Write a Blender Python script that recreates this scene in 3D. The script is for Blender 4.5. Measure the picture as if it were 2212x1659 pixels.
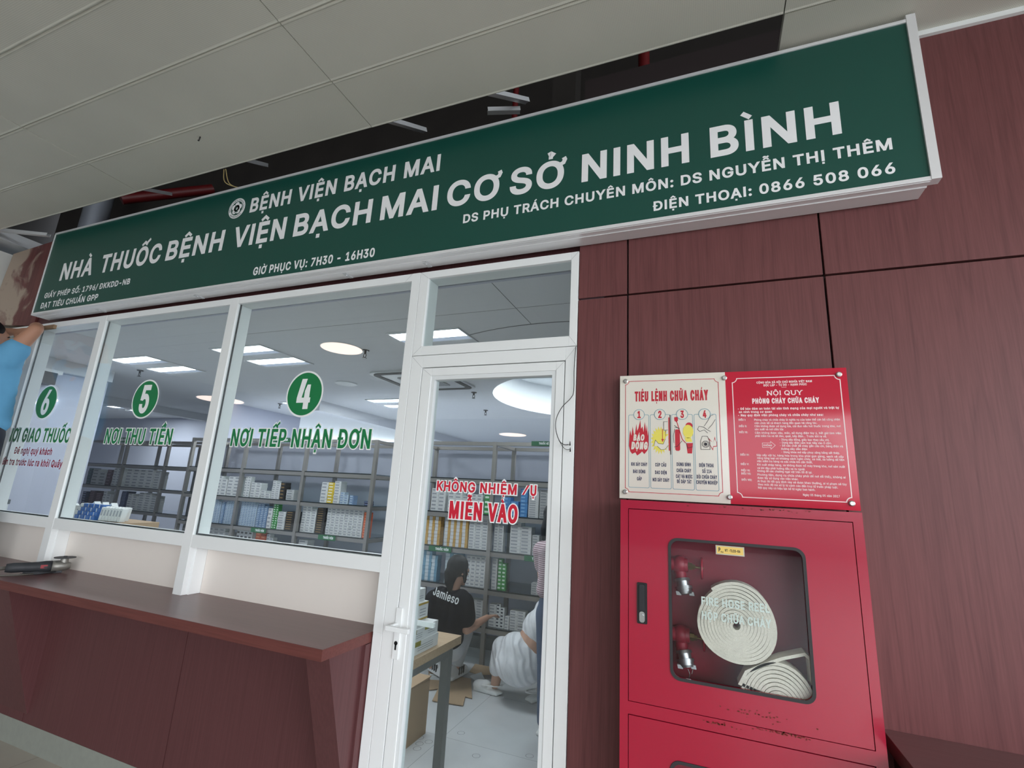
import bpy, bmesh, math, random, unicodedata
from mathutils import Vector, Matrix
from mathutils.geometry import tessellate_polygon, delaunay_2d_cdt

sc = bpy.context.scene
COL = sc.collection
for o in list(bpy.data.objects):
    bpy.data.objects.remove(o)
random.seed(7)
PI = math.pi
EYE = 1.6          # eye height above the floor; heights below are written relative to the eye

# ------------------------------------------------------------------ camera
cam = bpy.data.cameras.new('camera')
cam.sensor_width = 36.0
cam.lens = 36.0 * 1043.8 / 2212.0
cam.clip_start = 0.02
cam.clip_end = 300
camo = bpy.data.objects.new('camera', cam)
COL.objects.link(camo)
RX = Vector((0.9297, 0.3641, 0.0556))
RY = Vector((0.0322, -0.2307, 0.9725))
RZ = Vector((0.36689, -0.90234, -0.22621))
camo.matrix_world = Matrix((
    (RX.x, RY.x, RZ.x, 0), (RX.y, RY.y, RZ.y, 0), (RX.z, RY.z, RZ.z, EYE), (0, 0, 0, 1)))
sc.camera = camo

# ------------------------------------------------------------------ view
sc.view_settings.view_transform = 'Standard'
sc.view_settings.look = 'None'
sc.view_settings.gamma = 1.0
sc.view_settings.use_curve_mapping = False
sc.view_settings.exposure = 0.68

# ------------------------------------------------------------------ sky
world = bpy.data.worlds.new('overcast_sky')
sc.world = world
world.use_nodes = True
wn = world.node_tree.nodes; wl = world.node_tree.links
wn.clear()
wo = wn.new('ShaderNodeOutputWorld'); wb = wn.new('ShaderNodeBackground')
wt = wn.new('ShaderNodeTexCoord'); ws = wn.new('ShaderNodeSeparateXYZ'); wr = wn.new('ShaderNodeValToRGB')
wl.new(wt.outputs['Generated'], ws.inputs[0]); wl.new(ws.outputs['Z'], wr.inputs['Fac'])
e = wr.color_ramp.elements
e[0].position = 0.0; e[0].color = (0.9, 0.95, 1.0, 1)
e[1].position = 0.7; e[1].color = (0.55, 0.68, 0.85, 1)
wl.new(wr.outputs['Color'], wb.inputs['Color'])
wb.inputs['Strength'].default_value = 3.0
wl.new(wb.outputs[0], wo.inputs[0])

# hazy sun behind the camera, high on the right: big soft disc, mostly cut off by the canopy
sun = bpy.data.lights.new('hazy_sun', 'SUN')
sun.energy = 1.5; sun.angle = math.radians(60); sun.color = (1.0, 0.98, 0.96)
suno = bpy.data.objects.new('hazy_sun', sun); COL.objects.link(suno)
d = Vector((-0.75, 0.9, -0.42)).normalized()
suno.rotation_euler = d.to_track_quat('-Z', 'Y').to_euler()

# ------------------------------------------------------------------ materials
def lin(r, g, b):
    f = lambda c: (c / 255 / 12.92) if c / 255 <= 0.04045 else ((c / 255 + 0.055) / 1.055) ** 2.4
    return (f(r), f(g), f(b), 1.0)

MATS = {}
def mat(name, rgb, rough=0.6, metal=0.0, spec=0.5, emit=0.0, noise=0.0, nscale=8.0, stretch=None, bump=0.0, bscale=200.0, coat=0.0):
    if name in MATS: return MATS[name]
    m = bpy.data.materials.new(name); m.use_nodes = True
    nt = m.node_tree; b = nt.nodes['Principled BSDF']
    c = lin(*rgb)
    b.inputs['Base Color'].default_value = c
    b.inputs['Roughness'].default_value = rough
    b.inputs['Metallic'].default_value = metal
    b.inputs['Specular IOR Level'].default_value = spec
    b.inputs['Coat Weight'].default_value = coat
    if emit > 0:
        b.inputs['Emission Color'].default_value = c
        b.inputs['Emission Strength'].default_value = emit
    tc = None
    if noise > 0 or bump > 0:
        tc = nt.nodes.new('ShaderNodeTexCoord')
    if noise > 0:
        mp = nt.nodes.new('ShaderNodeMapping')
        if stretch: mp.inputs['Scale'].default_value = stretch
        n = nt.nodes.new('ShaderNodeTexNoise'); n.inputs['Scale'].default_value = nscale
        n.inputs['Detail'].default_value = 5
        mx = nt.nodes.new('ShaderNodeMix'); mx.data_type = 'RGBA'
        mx.inputs[6].default_value = tuple(max(0, x * (1 - noise)) for x in c[:3]) + (1,)
        mx.inputs[7].default_value = tuple(min(1, x * (1 + noise)) for x in c[:3]) + (1,)
        nt.links.new(tc.outputs['Object'], mp.inputs[0]); nt.links.new(mp.outputs[0], n.inputs['Vector'])
        nt.links.new(n.outputs['Fac'], mx.inputs[0]); nt.links.new(mx.outputs[2], b.inputs['Base Color'])
    if bump > 0:
        n2 = nt.nodes.new('ShaderNodeTexNoise'); n2.inputs['Scale'].default_value = bscale
        bp = nt.nodes.new('ShaderNodeBump'); bp.inputs['Strength'].default_value = bump; bp.inputs['Distance'].default_value = 0.004
        nt.links.new(tc.outputs['Object'], n2.inputs['Vector']); nt.links.new(n2.outputs['Fac'], bp.inputs['Height'])
        nt.links.new(bp.outputs[0], b.inputs['Normal'])
    MATS[name] = m
    return m

def wood(name, rgb, dark, rough=0.45, grain=(28, 28, 1.3), figure=True, stain=None):
    """laminate with vertical grain and a few cathedral figures; stain adds pale glue patches with their own shape"""
    m = bpy.data.materials.new(name); m.use_nodes = True
    nt = m.node_tree; N = nt.nodes.new; L = nt.links.new
    b = nt.nodes['Principled BSDF']; b.inputs['Roughness'].default_value = rough; b.inputs['Specular IOR Level'].default_value = 0.3
    tc = N('ShaderNodeTexCoord')
    mp = N('ShaderNodeMapping'); mp.inputs['Scale'].default_value = grain; L(tc.outputs['Object'], mp.inputs[0])
    n1 = N('ShaderNodeTexNoise'); n1.inputs['Scale'].default_value = 3.0; n1.inputs['Detail'].default_value = 6; L(mp.outputs[0], n1.inputs['Vector'])
    mp2 = N('ShaderNodeMapping'); mp2.inputs['Scale'].default_value = tuple(g * 0.12 for g in grain); L(tc.outputs['Object'], mp2.inputs[0])
    n2 = N('ShaderNodeTexNoise'); n2.inputs['Scale'].default_value = 1.3; n2.inputs['Detail'].default_value = 2; L(mp2.outputs[0], n2.inputs['Vector'])
    mu = N('ShaderNodeMath'); mu.operation = 'MULTIPLY'; mu.inputs[1].default_value = 14.0; L(n2.outputs['Fac'], mu.inputs[0])
    fr = N('ShaderNodeMath'); fr.operation = 'PINGPONG'; fr.inputs[1].default_value = 1.0; L(mu.outputs[0], fr.inputs[0])
    pw = N('ShaderNodeMath'); pw.operation = 'POWER'; pw.inputs[1].default_value = 3.0; L(fr.outputs[0], pw.inputs[0])
    ad = N('ShaderNodeMath'); ad.operation = 'MULTIPLY_ADD'; ad.inputs[1].default_value = 0.28 if figure else 0.1; L(pw.outputs[0], ad.inputs[0]); L(n1.outputs['Fac'], ad.inputs[2])
    rp = N('ShaderNodeValToRGB'); rp.color_ramp.elements[0].position = 0.35; rp.color_ramp.elements[1].position = 0.95
    rp.color_ramp.elements[0].color = lin(*rgb); rp.color_ramp.elements[1].color = lin(*dark)
    L(ad.outputs[0], rp.inputs['Fac'])
    out = rp.outputs['Color']
    if stain:
        n3 = N('ShaderNodeTexNoise'); n3.inputs['Scale'].default_value = 4.5; n3.inputs['Detail'].default_value = 7; n3.inputs['Distortion'].default_value = 0.6
        L(tc.outputs['Object'], n3.inputs['Vector'])
        sp = N('ShaderNodeSeparateXYZ'); L(tc.outputs['Object'], sp.inputs[0])
        ma = N('ShaderNodeMath'); ma.operation = 'MULTIPLY_ADD'; ma.inputs[1].default_value = -0.55; L(sp.outputs['X'], ma.inputs[0]); L(n3.outputs['Fac'], ma.inputs[2])
        r2 = N('ShaderNodeValToRGB'); r2.color_ramp.elements[0].position = 0.47; r2.color_ramp.elements[1].position = 0.6
        L(ma.outputs[0], r2.inputs['Fac'])
        mx = N('ShaderNodeMix'); mx.data_type = 'RGBA'; mx.inputs[7].default_value = lin(*stain)
        L(r2.outputs['Color'], mx.inputs[0]); L(out, mx.inputs[6]); out = mx.outputs[2]
    L(out, b.inputs['Base Color'])
    MATS[name] = m
    return m

def pane_mat(name, tint, base=0.045, extra=1.0, rough=0.0):
    m = bpy.data.materials.new(name); m.use_nodes = True
    nt = m.node_tree; N = nt.nodes.new; L = nt.links.new
    nt.nodes.remove(nt.nodes['Principled BSDF']); out = nt.nodes['Material Output']
    tr = N('ShaderNodeBsdfTransparent'); tr.inputs[0].default_value = tint
    gl = N('ShaderNodeBsdfGlossy'); gl.inputs['Roughness'].default_value = rough; gl.inputs['Color'].default_value = (0.95, 0.97, 1, 1)
    lw = N('ShaderNodeLayerWeight'); lw.inputs['Blend'].default_value = 0.5
    pw = N('ShaderNodeMath'); pw.operation = 'POWER'; pw.inputs[1].default_value = 5.0; L(lw.outputs['Facing'], pw.inputs[0])
    ma = N('ShaderNodeMath'); ma.operation = 'MULTIPLY_ADD'; ma.inputs[1].default_value = 0.95 * extra; ma.inputs[2].default_value = base; L(pw.outputs[0], ma.inputs[0])
    mi = N('ShaderNodeMixShader'); L(ma.outputs[0], mi.inputs[0]); L(tr.outputs[0], mi.inputs[1]); L(gl.outputs[0], mi.inputs[2])
    L(mi.outputs[0], out.inputs['Surface'])
    MATS[name] = m
    return m

# ------------------------------------------------------------------ mesh builder (world coordinates, heights relative to the eye)
def V3(p): return Vector((p[0], p[1], p[2] + EYE))

class MB:
    def __init__(s): s.v = []; s.f = []; s.m = []; s.smooth = []
    def add(s, vs, fs, mi=0, smooth=False):
        k = len(s.v); s.v += [tuple(p) for p in vs]
        for f in fs: s.f.append(tuple(i + k for i in f)); s.m.append(mi); s.smooth.append(smooth)
        return s
    def box(s, x0, x1, y0, y1, z0, z1, mi=0):
        vs = [(x, y, z) for z in (z0, z1) for y in (y0, y1) for x in (x0, x1)]
        return s.add(vs, [(0, 2, 3, 1), (4, 5, 7, 6), (0, 1, 5, 4), (2, 6, 7, 3), (0, 4, 6, 2), (1, 3, 7, 5)], mi)
    def obox(s, c, ax, ay, az, hx, hy, hz, mi=0):
        ax, ay, az = Vector(ax).normalized(), Vector(ay).normalized(), Vector(az).normalized(); c = Vector(c)
        vs = [c + ax * hx * i + ay * hy * j + az * hz * k for k in (-1, 1) for j in (-1, 1) for i in (-1, 1)]
        return s.add(vs, [(0, 2, 3, 1), (4, 5, 7, 6), (0, 1, 5, 4), (2, 6, 7, 3), (0, 4, 6, 2), (1, 3, 7, 5)], mi)
    def bar(s, p, q, w, h, mi=0, up=(0, 0, 1)):
        p, q = Vector(p), Vector(q); a = (q - p); L = a.length; a.normalize(); u = Vector(up)
        if abs(a.dot(u)) > 0.98: u = Vector((0, 1, 0))
        b = a.cross(u).normalized(); c = b.cross(a)
        return s.obox((p + q) / 2, a, b, c, L / 2, w / 2, h / 2, mi)
    def frus(s, p, q, r0, r1, n=16, mi=0, cap=True, smooth=True):
        p, q = Vector(p), Vector(q); a = (q - p).normalized()
        u = Vector((0, 0, 1)) if abs(a.z) < 0.9 else Vector((1, 0, 0))
        b = a.cross(u).normalized(); c = a.cross(b)
        ring = lambda o, r: [o + (b * math.cos(2 * PI * i / n) + c * math.sin(2 * PI * i / n)) * r for i in range(n)]
        vs = ring(p, r0) + ring(q, r1)
        s.add(vs, [(i, n + i, n + (i + 1) % n, (i + 1) % n) for i in range(n)], mi, smooth)
        if cap:
            s.add(ring(p, r0), [tuple(range(n))], mi); s.add(ring(q, r1), [tuple(reversed(range(n)))], mi)
        return s
    def ell(s, c, rx, ry, rz, n=16, mi=0, rot=None):
        c = Vector(c); vs = []; fs = []; m = n // 2
        for j in range(m + 1):
            t = PI * j / m
            for i in range(n):
                a = 2 * PI * i / n
                p = Vector((rx * math.sin(t) * math.cos(a), ry * math.sin(t) * math.sin(a), rz * math.cos(t)))
                if rot: p = rot @ p
                vs.append(c + p)
        for j in range(m):
            for i in range(n):
                fs.append((j * n + i, (j + 1) * n + i, (j + 1) * n + (i + 1) % n, j * n + (i + 1) % n))
        return s.add(vs, fs, mi, True)
    def tube(s, pts, r, n=10, mi=0, closed=False):
        pts = [Vector(p) for p in pts]; k = len(pts); vs = []; fs = []; prev = None
        rs = r if isinstance(r, (list, tuple)) else [r] * k
        for i, p in enumerate(pts):
            t = (pts[min(i + 1, k - 1)] - pts[max(i - 1, 0)]).normalized()
            if prev is None:
                u = Vector((0, 0, 1)) if abs(t.z) < 0.9 else Vector((1, 0, 0)); b = t.cross(u).normalized()
            else:
                b = (prev - t * prev.dot(t)).normalized()
            prev = b; c = t.cross(b)
            vs += [p + (b * math.cos(2 * PI * j / n) + c * math.sin(2 * PI * j / n)) * rs[i] for j in range(n)]
        for i in range(k - 1):
            fs += [(i * n + j, i * n + (j + 1) % n, (i + 1) * n + (j + 1) % n, (i + 1) * n + j) for j in range(n)]
        fs += [tuple(reversed(range(n))), tuple((k - 1) * n + j for j in range(n))]
        return s.add(vs, fs, mi, True)
    def slab(s, loops, y0, y1, mi=0, mp=None):
        """flat shape given by (x, z) loops (outer first, holes after), filled and given depth y0..y1 (front, back)"""
        mp = mp or (lambda a, b, d: (a, d, b))
        flat = [p for l in loops for p in l]
        tris = tessellate_polygon([[Vector((p[0], p[1], 0)) for p in l] for l in loops])
        n = len(flat)
        fix = []
        for t in tris:
            a, b, c = (flat[i] for i in t)
            area = (b[0] - a[0]) * (c[1] - a[1]) - (c[0] - a[0]) * (b[1] - a[1])
            if abs(area) < 1e-12: continue
            fix.append(t if area > 0 else (t[0], t[2], t[1]))
        s.add([mp(p[0], p[1], y0) for p in flat], fix, mi)
        if y1 is not None:
            s.add([mp(p[0], p[1], y1) for p in flat], [tuple(reversed(t)) for t in fix], mi)
            k = 0
            for l in loops:
                m = len(l)
                s.add([mp(p[0], p[1], y0) for p in l] + [mp(p[0], p[1], y1) for p in l],
                      [(i, (i + 1) % m, m + (i + 1) % m, m + i) for i in range(m)], mi)
        return s
    def build(s, name, mats, parent=None, origin=None, bevel=0.0, **props):
        mats = mats if isinstance(mats, (list, tuple)) else [mats]
        xs = [p[0] for p in s.v]; ys = [p[1] for p in s.v]; zs = [p[2] for p in s.v]
        if origin is None: origin = ((min(xs) + max(xs)) / 2, (min(ys) + max(ys)) / 2, min(zs))
        me = bpy.data.meshes.new(name)
        me.from_pydata([(p[0] - origin[0], p[1] - origin[1], p[2] - origin[2]) for p in s.v], [], s.f)
        for m in mats: me.materials.append(m)
        me.polygons.foreach_set('material_index', s.m); me.polygons.foreach_set('use_smooth', s.smooth); me.update()
        o = bpy.data.objects.new(name, me); COL.objects.link(o)
        w = V3(origin)
        if parent is not None:
            o.parent = parent; o.location = w - wloc(parent)
        else: o.location = w
        if bevel > 0:
            b = o.modifiers.new('bevel', 'BEVEL'); b.width = bevel; b.segments = 2; b.limit_method = 'ANGLE'
        for k, v in props.items(): o[k] = v
        return o

def wloc(o):
    l = o.location.copy()
    while o.parent: o = o.parent; l += o.location
    return l
def thing(name, loc, label, cat, group=None):
    o = bpy.data.objects.new(name, None); COL.objects.link(o); o.location = V3(loc); o.empty_display_size = 0.1
    o['label'] = label; o['category'] = cat
    if group: o['group'] = group
    return o
def struct(name, loc):
    o = bpy.data.objects.new(name, None); COL.objects.link(o); o.location = V3(loc); o['kind'] = 'structure'
    return o
def tag(o, label, cat, group=None):
    o['label'] = label; o['category'] = cat
    if group: o['group'] = group
    return o
def rrect(x0, x1, z0, z1, r, n=6):
    pts = []
    for cx, cz, a0 in ((x1 - r, z1 - r, 0), (x0 + r, z1 - r, 90), (x0 + r, z0 + r, 180), (x1 - r, z0 + r, 270)):
        for i in range(n + 1):
            a = math.radians(a0 + 90 * i / n); pts.append((cx + r * math.cos(a), cz + r * math.sin(a)))
    return pts
def rect(x0, x1, z0, z1): return [(x0, z0), (x1, z0), (x1, z1), (x0, z1)]
def circ(cx, cz, r, n=40, rz=None):
    rz = rz or r
    return [(cx + r * math.cos(2 * PI * i / n), cz + rz * math.sin(2 * PI * i / n)) for i in range(n)]

# ------------------------------------------------------------------ lettering: outline letters, thickened, with Vietnamese marks drawn as strokes
FONT = None
try:
    FONT = bpy.data.fonts.load(bpy.utils.system_resource('DATAFILES') + '/fonts/Inter.woff2')
except Exception:
    FONT = None
def _contours(s):
    cu = bpy.data.curves.new('letter', 'FONT'); cu.body = s
    if FONT: cu.font = FONT
    o = bpy.data.objects.new('letter', cu); COL.objects.link(o)
    dg = bpy.context.evaluated_depsgraph_get(); dg.update()
    c = o.evaluated_get(dg).to_curve(dg)
    out = []
    for sp in c.splines:
        pts = []; bp = sp.bezier_points; n = len(bp)
        for k in range(n):
            a, b = bp[k], bp[(k + 1) % n]
            p0, p1, p2, p3 = a.co, a.handle_right, b.handle_left, b.co
            straight = abs((p3 - p0).cross(p1 - p0).z) + abs((p3 - p0).cross(p2 - p0).z) < 1e-6
            for t in ((0,) if straight else (0, 0.25, 0.5, 0.75)):
                u = 1 - t; q = p0 * u ** 3 + p1 * 3 * u * u * t + p2 * 3 * u * t * t + p3 * t ** 3
                if not pts or abs(q.x - pts[-1][0]) + abs(q.y - pts[-1][1]) > 1e-4: pts.append((q.x, q.y))
        if len(pts) > 2 and abs(pts[0][0] - pts[-1][0]) + abs(pts[0][1] - pts[-1][1]) < 1e-4: pts.pop()
        if len(pts) > 2: out.append(pts)
    o.evaluated_get(dg).to_curve_clear()
    bpy.data.objects.remove(o); bpy.data.curves.remove(cu)
    return out
_mx = lambda s: max(p[0] for l in _contours(s) for p in l)
_cap = max(p[1] for l in _contours('H') for p in l)
_xh = max(p[1] for l in _contours('x') for p in l) / _cap
_II = _mx('HH')
def wind(loops, x, y):
    """winding number of the loops about a point"""
    w = 0
    for l in loops:
        n = len(l)
        for k in range(n):
            (x0, y0), (x1, y1) = l[k], l[(k + 1) % n]
            if (y0 <= y) != (y1 <= y):
                xx = x0 + (y - y0) * (x1 - x0) / (y1 - y0)
                if xx > x: w += 1 if y1 > y0 else -1
    return w
def fill(loops):
    """clean triangles of the union of loops (holes run clockwise)"""
    vs = []; es = []
    for l in loops:
        k = len(vs); vs += [Vector(p) for p in l]; es += [(k + a, k + (a + 1) % len(l)) for a in range(len(l))]
    r = delaunay_2d_cdt(vs, es, [], 0, 1e-7)
    P = [(p.x, p.y) for p in r[0]]; F = []
    for f in r[2]:
        cx = sum(P[a][0] for a in f) / len(f); cy = sum(P[a][1] for a in f) / len(f)
        if wind(loops, cx, cy) > 0:
            ar = sum(P[f[a]][0] * P[f[(a + 1) % len(f)]][1] - P[f[(a + 1) % len(f)]][0] * P[f[a]][1] for a in range(len(f)))
            if abs(ar) > 1e-12: F.append(tuple(f) if ar > 0 else tuple(reversed(f)))
    return P, F
def edges_to_loops(P, F):
    cnt = set(); nxt = {}; loops = []
    for f in F:
        for a in range(len(f)): cnt.add((f[a], f[(a + 1) % len(f)]))
    for a, b in cnt:
        if (b, a) not in cnt: nxt.setdefault(a, []).append(b)
    while nxt:
        a = next(iter(nxt)); lp = []
        while a in nxt:
            lp.append(P[a]); l = nxt[a]; b = l.pop()
            if not l: del nxt[a]
            a = b
        if len(lp) > 2: loops.append(lp)
    return loops
GL = {}
def glyph(c):
    """(advance, outline loops) in units of the capital height"""
    if c not in GL:
        adv = (_mx('H' + c + 'H') - _II) / _cap; L = []
        if c != ' ':
            raw = [[(p[0] / _cap, p[1] / _cap) for p in l] for l in _contours(c)]
            tot = sum(l[k][0] * l[(k + 1) % len(l)][1] - l[(k + 1) % len(l)][0] * l[k][1] for l in raw for k in range(len(l)))
            if tot < 0: raw = [l[::-1] for l in raw]
            L = edges_to_loops(*fill(raw))
        GL[c] = (adv, L)
    return GL[c]
GL['I'] = (0.36, [[(0.115, 0), (0.245, 0), (0.245, 1), (0.115, 1)]])
GROWN = {}
def grown(c, sx, cap, e):
    """triangles of a letter scaled by (sx, cap) and thickened by e all round"""
    key = (c, round(sx, 6), cap, round(e, 7))
    if key in GROWN: return GROWN[key]
    loops = []
    for lp in glyph(c)[1]:
        P = [Vector((p[0] * sx, p[1] * cap)) for p in lp]; n = len(P); q = []
        for k in range(n):
            a, b, d = P[k - 1], P[k], P[(k + 1) % n]
            d0 = b - a; d1 = d - b
            if d0.length < 1e-9 or d1.length < 1e-9: continue
            n0 = Vector((d0.y, -d0.x)).normalized(); n1 = Vector((d1.y, -d1.x)).normalized()
            m = (n0 + n1) / max(0.5 if d0.x * d1.y - d0.y * d1.x > 0 else 0.12, 1 + n0.dot(n1))
            q.append(tuple(b + m * e))
        if len(q) > 2: loops.append(q)
    k = 1.0 / cap
    V, F = fill([[(p[0] * k, p[1] * k) for p in l] for l in loops])
    GROWN[key] = ([(p[0] / k, p[1] / k) for p in V], F)
    return GROWN[key]

def stroke(pts, w):
    """thick polyline as quads with mitred joints -> (verts, faces)"""
    n = len(pts); L = []; R = []
    for i in range(n):
        a = Vector(pts[max(i - 1, 0)]); b = Vector(pts[i]); c = Vector(pts[min(i + 1, n - 1)])
        d0 = (b - a) if i > 0 else (c - b); d1 = (c - b) if i < n - 1 else (b - a)
        n0 = Vector((-d0.y, d0.x)).normalized(); n1 = Vector((-d1.y, d1.x)).normalized()
        m = (n0 + n1) / max(0.35, 1 + n0.dot(n1))
        L.append(b + m * w / 2); R.append(b - m * w / 2)
    vs = [tuple(p) for p in L + R]
    return vs, [(i + n, i + 1 + n, i + 1, i) for i in range(n - 1)]

def text(mb, s, x0, x1, zb, cap, y, bold=0.05, mi=0, mp=None, width=None, serif=False, shear=0.0, lay=None):
    """letters on a facade plane: from x0 to x1 (or natural width times `width`), baseline zb, capital height cap"""
    mp = mp or (lambda a, b, d: (a, d, b))
    cs = []
    for ch in s:
        d = unicodedata.normalize('NFD', ch)
        base = d[0]; marks = list(d[1:])
        if base == '\u0110': base = 'D'; marks = ['bar']
        if base == '\u0111': base = 'd'; marks = ['bar']
        if base == 'i' and any(k in '\u0300\u0301\u0303\u0309' for k in marks): base = '\u0131'
        cs.append((base, marks))
    nat = sum(glyph(b)[0] for b, _ in cs)
    xs_ = lambda c: [p[0] for l in glyph(c)[1] for p in l]
    lsb = min(xs_(cs[0][0]), default=0); rsb = glyph(cs[-1][0])[0] - max(xs_(cs[-1][0]), default=glyph(cs[-1][0])[0])
    e = bold * cap; el = (bold if lay is None else lay) * cap
    sx = (x1 - x0 - 2 * el * len(cs)) / (nat - lsb - rsb) if x1 is not None else cap * (width or 1.0)
    if x1 is None and width is None: sx = cap
    pen = x0 - lsb * sx + el
    for base, marks in cs:
        adv, loops = glyph(base); nv = [p for l in loops for p in l]
        P = [(pen + p[0] * sx, zb + p[1] * cap) for p in nv]
        if nv:
            V, F = grown(base, sx, cap, e)
            mb.add([mp(pen + p[0] + shear * p[1], zb + p[1], y) for p in V], F, mi)
        if serif and base.isalpha() and nv:
            gx0 = min(p[0] for p in P); gx1 = max(p[0] for p in P); t = cap * 0.10; w = cap * 0.17
            spots = {'N': [(gx0, 0), (gx0, 1), (gx1, 1)], 'I': [((gx0 + gx1) / 2, 0), ((gx0 + gx1) / 2, 1)], 'U': [(gx0, 1), (gx1, 1)],
                     'Y': [(gx0, 1), (gx1, 1), ((gx0 + gx1) / 2, 0)], 'V': [(gx0, 1), (gx1, 1)], 'T': [((gx0 + gx1) / 2, 0)]}.get(base, [])
            for cx, k in spots:
                zz = zb + (cap - t if k else 0)
                mb.add([mp(a, b, y - 0.0001) for a, b in rect(cx - w, cx + w, zz, zz + t)], [(0, 1, 2, 3)], mi)
        if marks and nv:
            gx0 = min(p[0] for p in nv); gx1 = max(p[0] for p in nv); mid = (gx0 + gx1) / 2
            top = max(p[1] for p in nv) if base.isupper() else (_xh if base != '\u0131' else _xh)
            w = 0.085 + 1.3 * bold; lift = 0.075 + bold; k = cap / sx if sx else 1
            ups = [m for m in marks if m in '\u0300\u0301\u0302\u0303\u0306\u0309' and m != 'bar']
            hat = '\u0302' in ups or '\u0306' in ups
            for m in marks:
                dx, dz = mid, top + lift
                if hat and m in '\u0300\u0301\u0303\u0309':
                    if m == '\u0303': dz += 0.2
                    else: dx += 0.24; dz += 0.12
                if m == '\u0300': st = [[(-0.17, 0.2), (0.06, 0.0)]]
                elif m == '\u0301': st = [[(0.17, 0.2), (-0.06, 0.0)]]
                elif m == '\u0302': st = [[(-0.22, 0.0), (0, 0.17), (0.22, 0.0)]]
                elif m == '\u0306': st = [[(-0.2, 0.16), (-0.1, 0.04), (0.1, 0.04), (0.2, 0.16)]]
                elif m == '\u0303': st = [[(-0.22, 0.03), (-0.13, 0.12), (-0.03, 0.1), (0.06, 0.05), (0.14, 0.06), (0.22, 0.15)]]
                elif m == '\u0309': st = [[(-0.1, 0.2), (0.0, 0.24), (0.08, 0.18), (0.0, 0.09), (0.0, 0.0)]]
                elif m == '\u0323': dz = -0.19 - bold * 0.7; st = [[(-w * 0.62, 0), (w * 0.62, 0)]]
                elif m == '\u031b': dx = gx1 - (0.12 if base in 'oO' else 0.04); dz = top - (0.2 if base in 'oO' else 0.1); st = [[(0.0, 0.03), (0.14, 0.08), (0.19, 0.2), (0.15, 0.3)]]
                elif m == 'bar':
                    if base == 'D': dx = gx0; dz = 0.5; st = [[(-0.13, 0), (0.34, 0)]]
                    else: dx = gx1; dz = 0.86; st = [[(-0.4, 0), (0.1, 0)]]
                else: continue
                for p in st:
                    vs, fs = stroke([(a * (1.0 if k > 1.6 else k ** 0.5), b) for a, b in p], w * (1.25 if m == '\u0323' else 1))
                    mb.add([mp(pen + (dx + a) * sx + shear * (dz + b) * cap, zb + (dz + b) * cap, y - 0.00007) for a, b in vs], fs, mi)
        pen += adv * sx + 2 * el
    return mb
# ------------------------------------------------------------------ shared materials
white_metal = mat('white_powder_coat', (243, 245, 245), 0.35, spec=0.4)
white_shade = mat('white_inner_bead', (232, 235, 236), 0.4)
dark_gap = mat('dark_joint', (38, 28, 28), 0.8)
maroon = wood('maroon_laminate', (116, 70, 70), (97, 56, 57), grain=(60, 60, 2.2))
maroon_glue = wood('maroon_laminate_with_glue', (118, 66, 64), (88, 46, 46), stain=(176, 158, 142))
maroon_dark = wood('dark_maroon_board', (98, 61, 62), (82, 48, 50), 0.4, grain=(40, 40, 1.0), figure=False)
maroon_top = wood('maroon_counter_laminate', (112, 80, 80), (100, 70, 70), 0.28, grain=(1.2, 30, 30), figure=False)
maroon_edge = wood('maroon_edge_band', (112, 64, 59), (92, 50, 47), 0.4, grain=(1.5, 40, 40), figure=False)
cream = mat('cream_panel', (242, 234, 226), 0.5, noise=0.02)
glass = pane_mat('window_glass', (0.90, 0.935, 0.93, 1), 0.05, 1.0)
clear = pane_mat('cabinet_glass', (0.96, 0.97, 0.97, 1), 0.022, 1.0)
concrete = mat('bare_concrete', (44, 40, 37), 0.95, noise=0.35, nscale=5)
skirt = mat('grey_stone_skirting', (140, 143, 135), 0.6, noise=0.12, nscale=30)
steel = mat('stainless_steel', (150, 148, 145), 0.3, 1.0)
galv = mat('galvanised_steel', (214, 216, 218), 0.45, 0.3)
black = mat('black_plastic', (24, 24, 26), 0.45)
rubber = mat('dark_rubber', (48, 46, 48), 0.6)

def floor_mat(name, rgb, tile, spots=False):
    m = bpy.data.materials.new(name); m.use_nodes = True; nt = m.node_tree; N = nt.nodes.new; L = nt.links.new
    b = nt.nodes['Principled BSDF']; b.inputs['Roughness'].default_value = 0.25
    tc = N('ShaderNodeTexCoord'); n = N('ShaderNodeTexNoise'); n.inputs['Scale'].default_value = 3.0; n.inputs['Detail'].default_value = 8
    L(tc.outputs['Object'], n.inputs['Vector'])
    br = N('ShaderNodeTexBrick'); br.offset = 0; br.inputs['Scale'].default_value = 1.0
    br.inputs['Brick Width'].default_value = tile; br.inputs['Row Height'].default_value = tile; br.inputs['Mortar Size'].default_value = 0.0015
    c = lin(*rgb); br.inputs['Color1'].default_value = c; br.inputs['Color2'].default_value = tuple(x * 0.97 for x in c[:3]) + (1,)
    br.inputs['Mortar'].default_value = tuple(x * 0.5 for x in c[:3]) + (1,)
    L(tc.outputs['Object'], br.inputs['Vector'])
    mx = N('ShaderNodeMix'); mx.data_type = 'RGBA'; mx.blend_type = 'MULTIPLY'; mx.inputs[0].default_value = 0.5
    rp = N('ShaderNodeValToRGB'); rp.color_ramp.elements[0].position = 0.3; rp.color_ramp.elements[0].color = (0.75, 0.75, 0.75, 1); rp.color_ramp.elements[1].position = 0.65
    L(n.outputs['Fac'], rp.inputs['Fac']); L(br.outputs['Color'], mx.inputs[6]); L(rp.outputs['Color'], mx.inputs[7]); L(mx.outputs[2], b.inputs['Base Color'])
    return m

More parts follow.
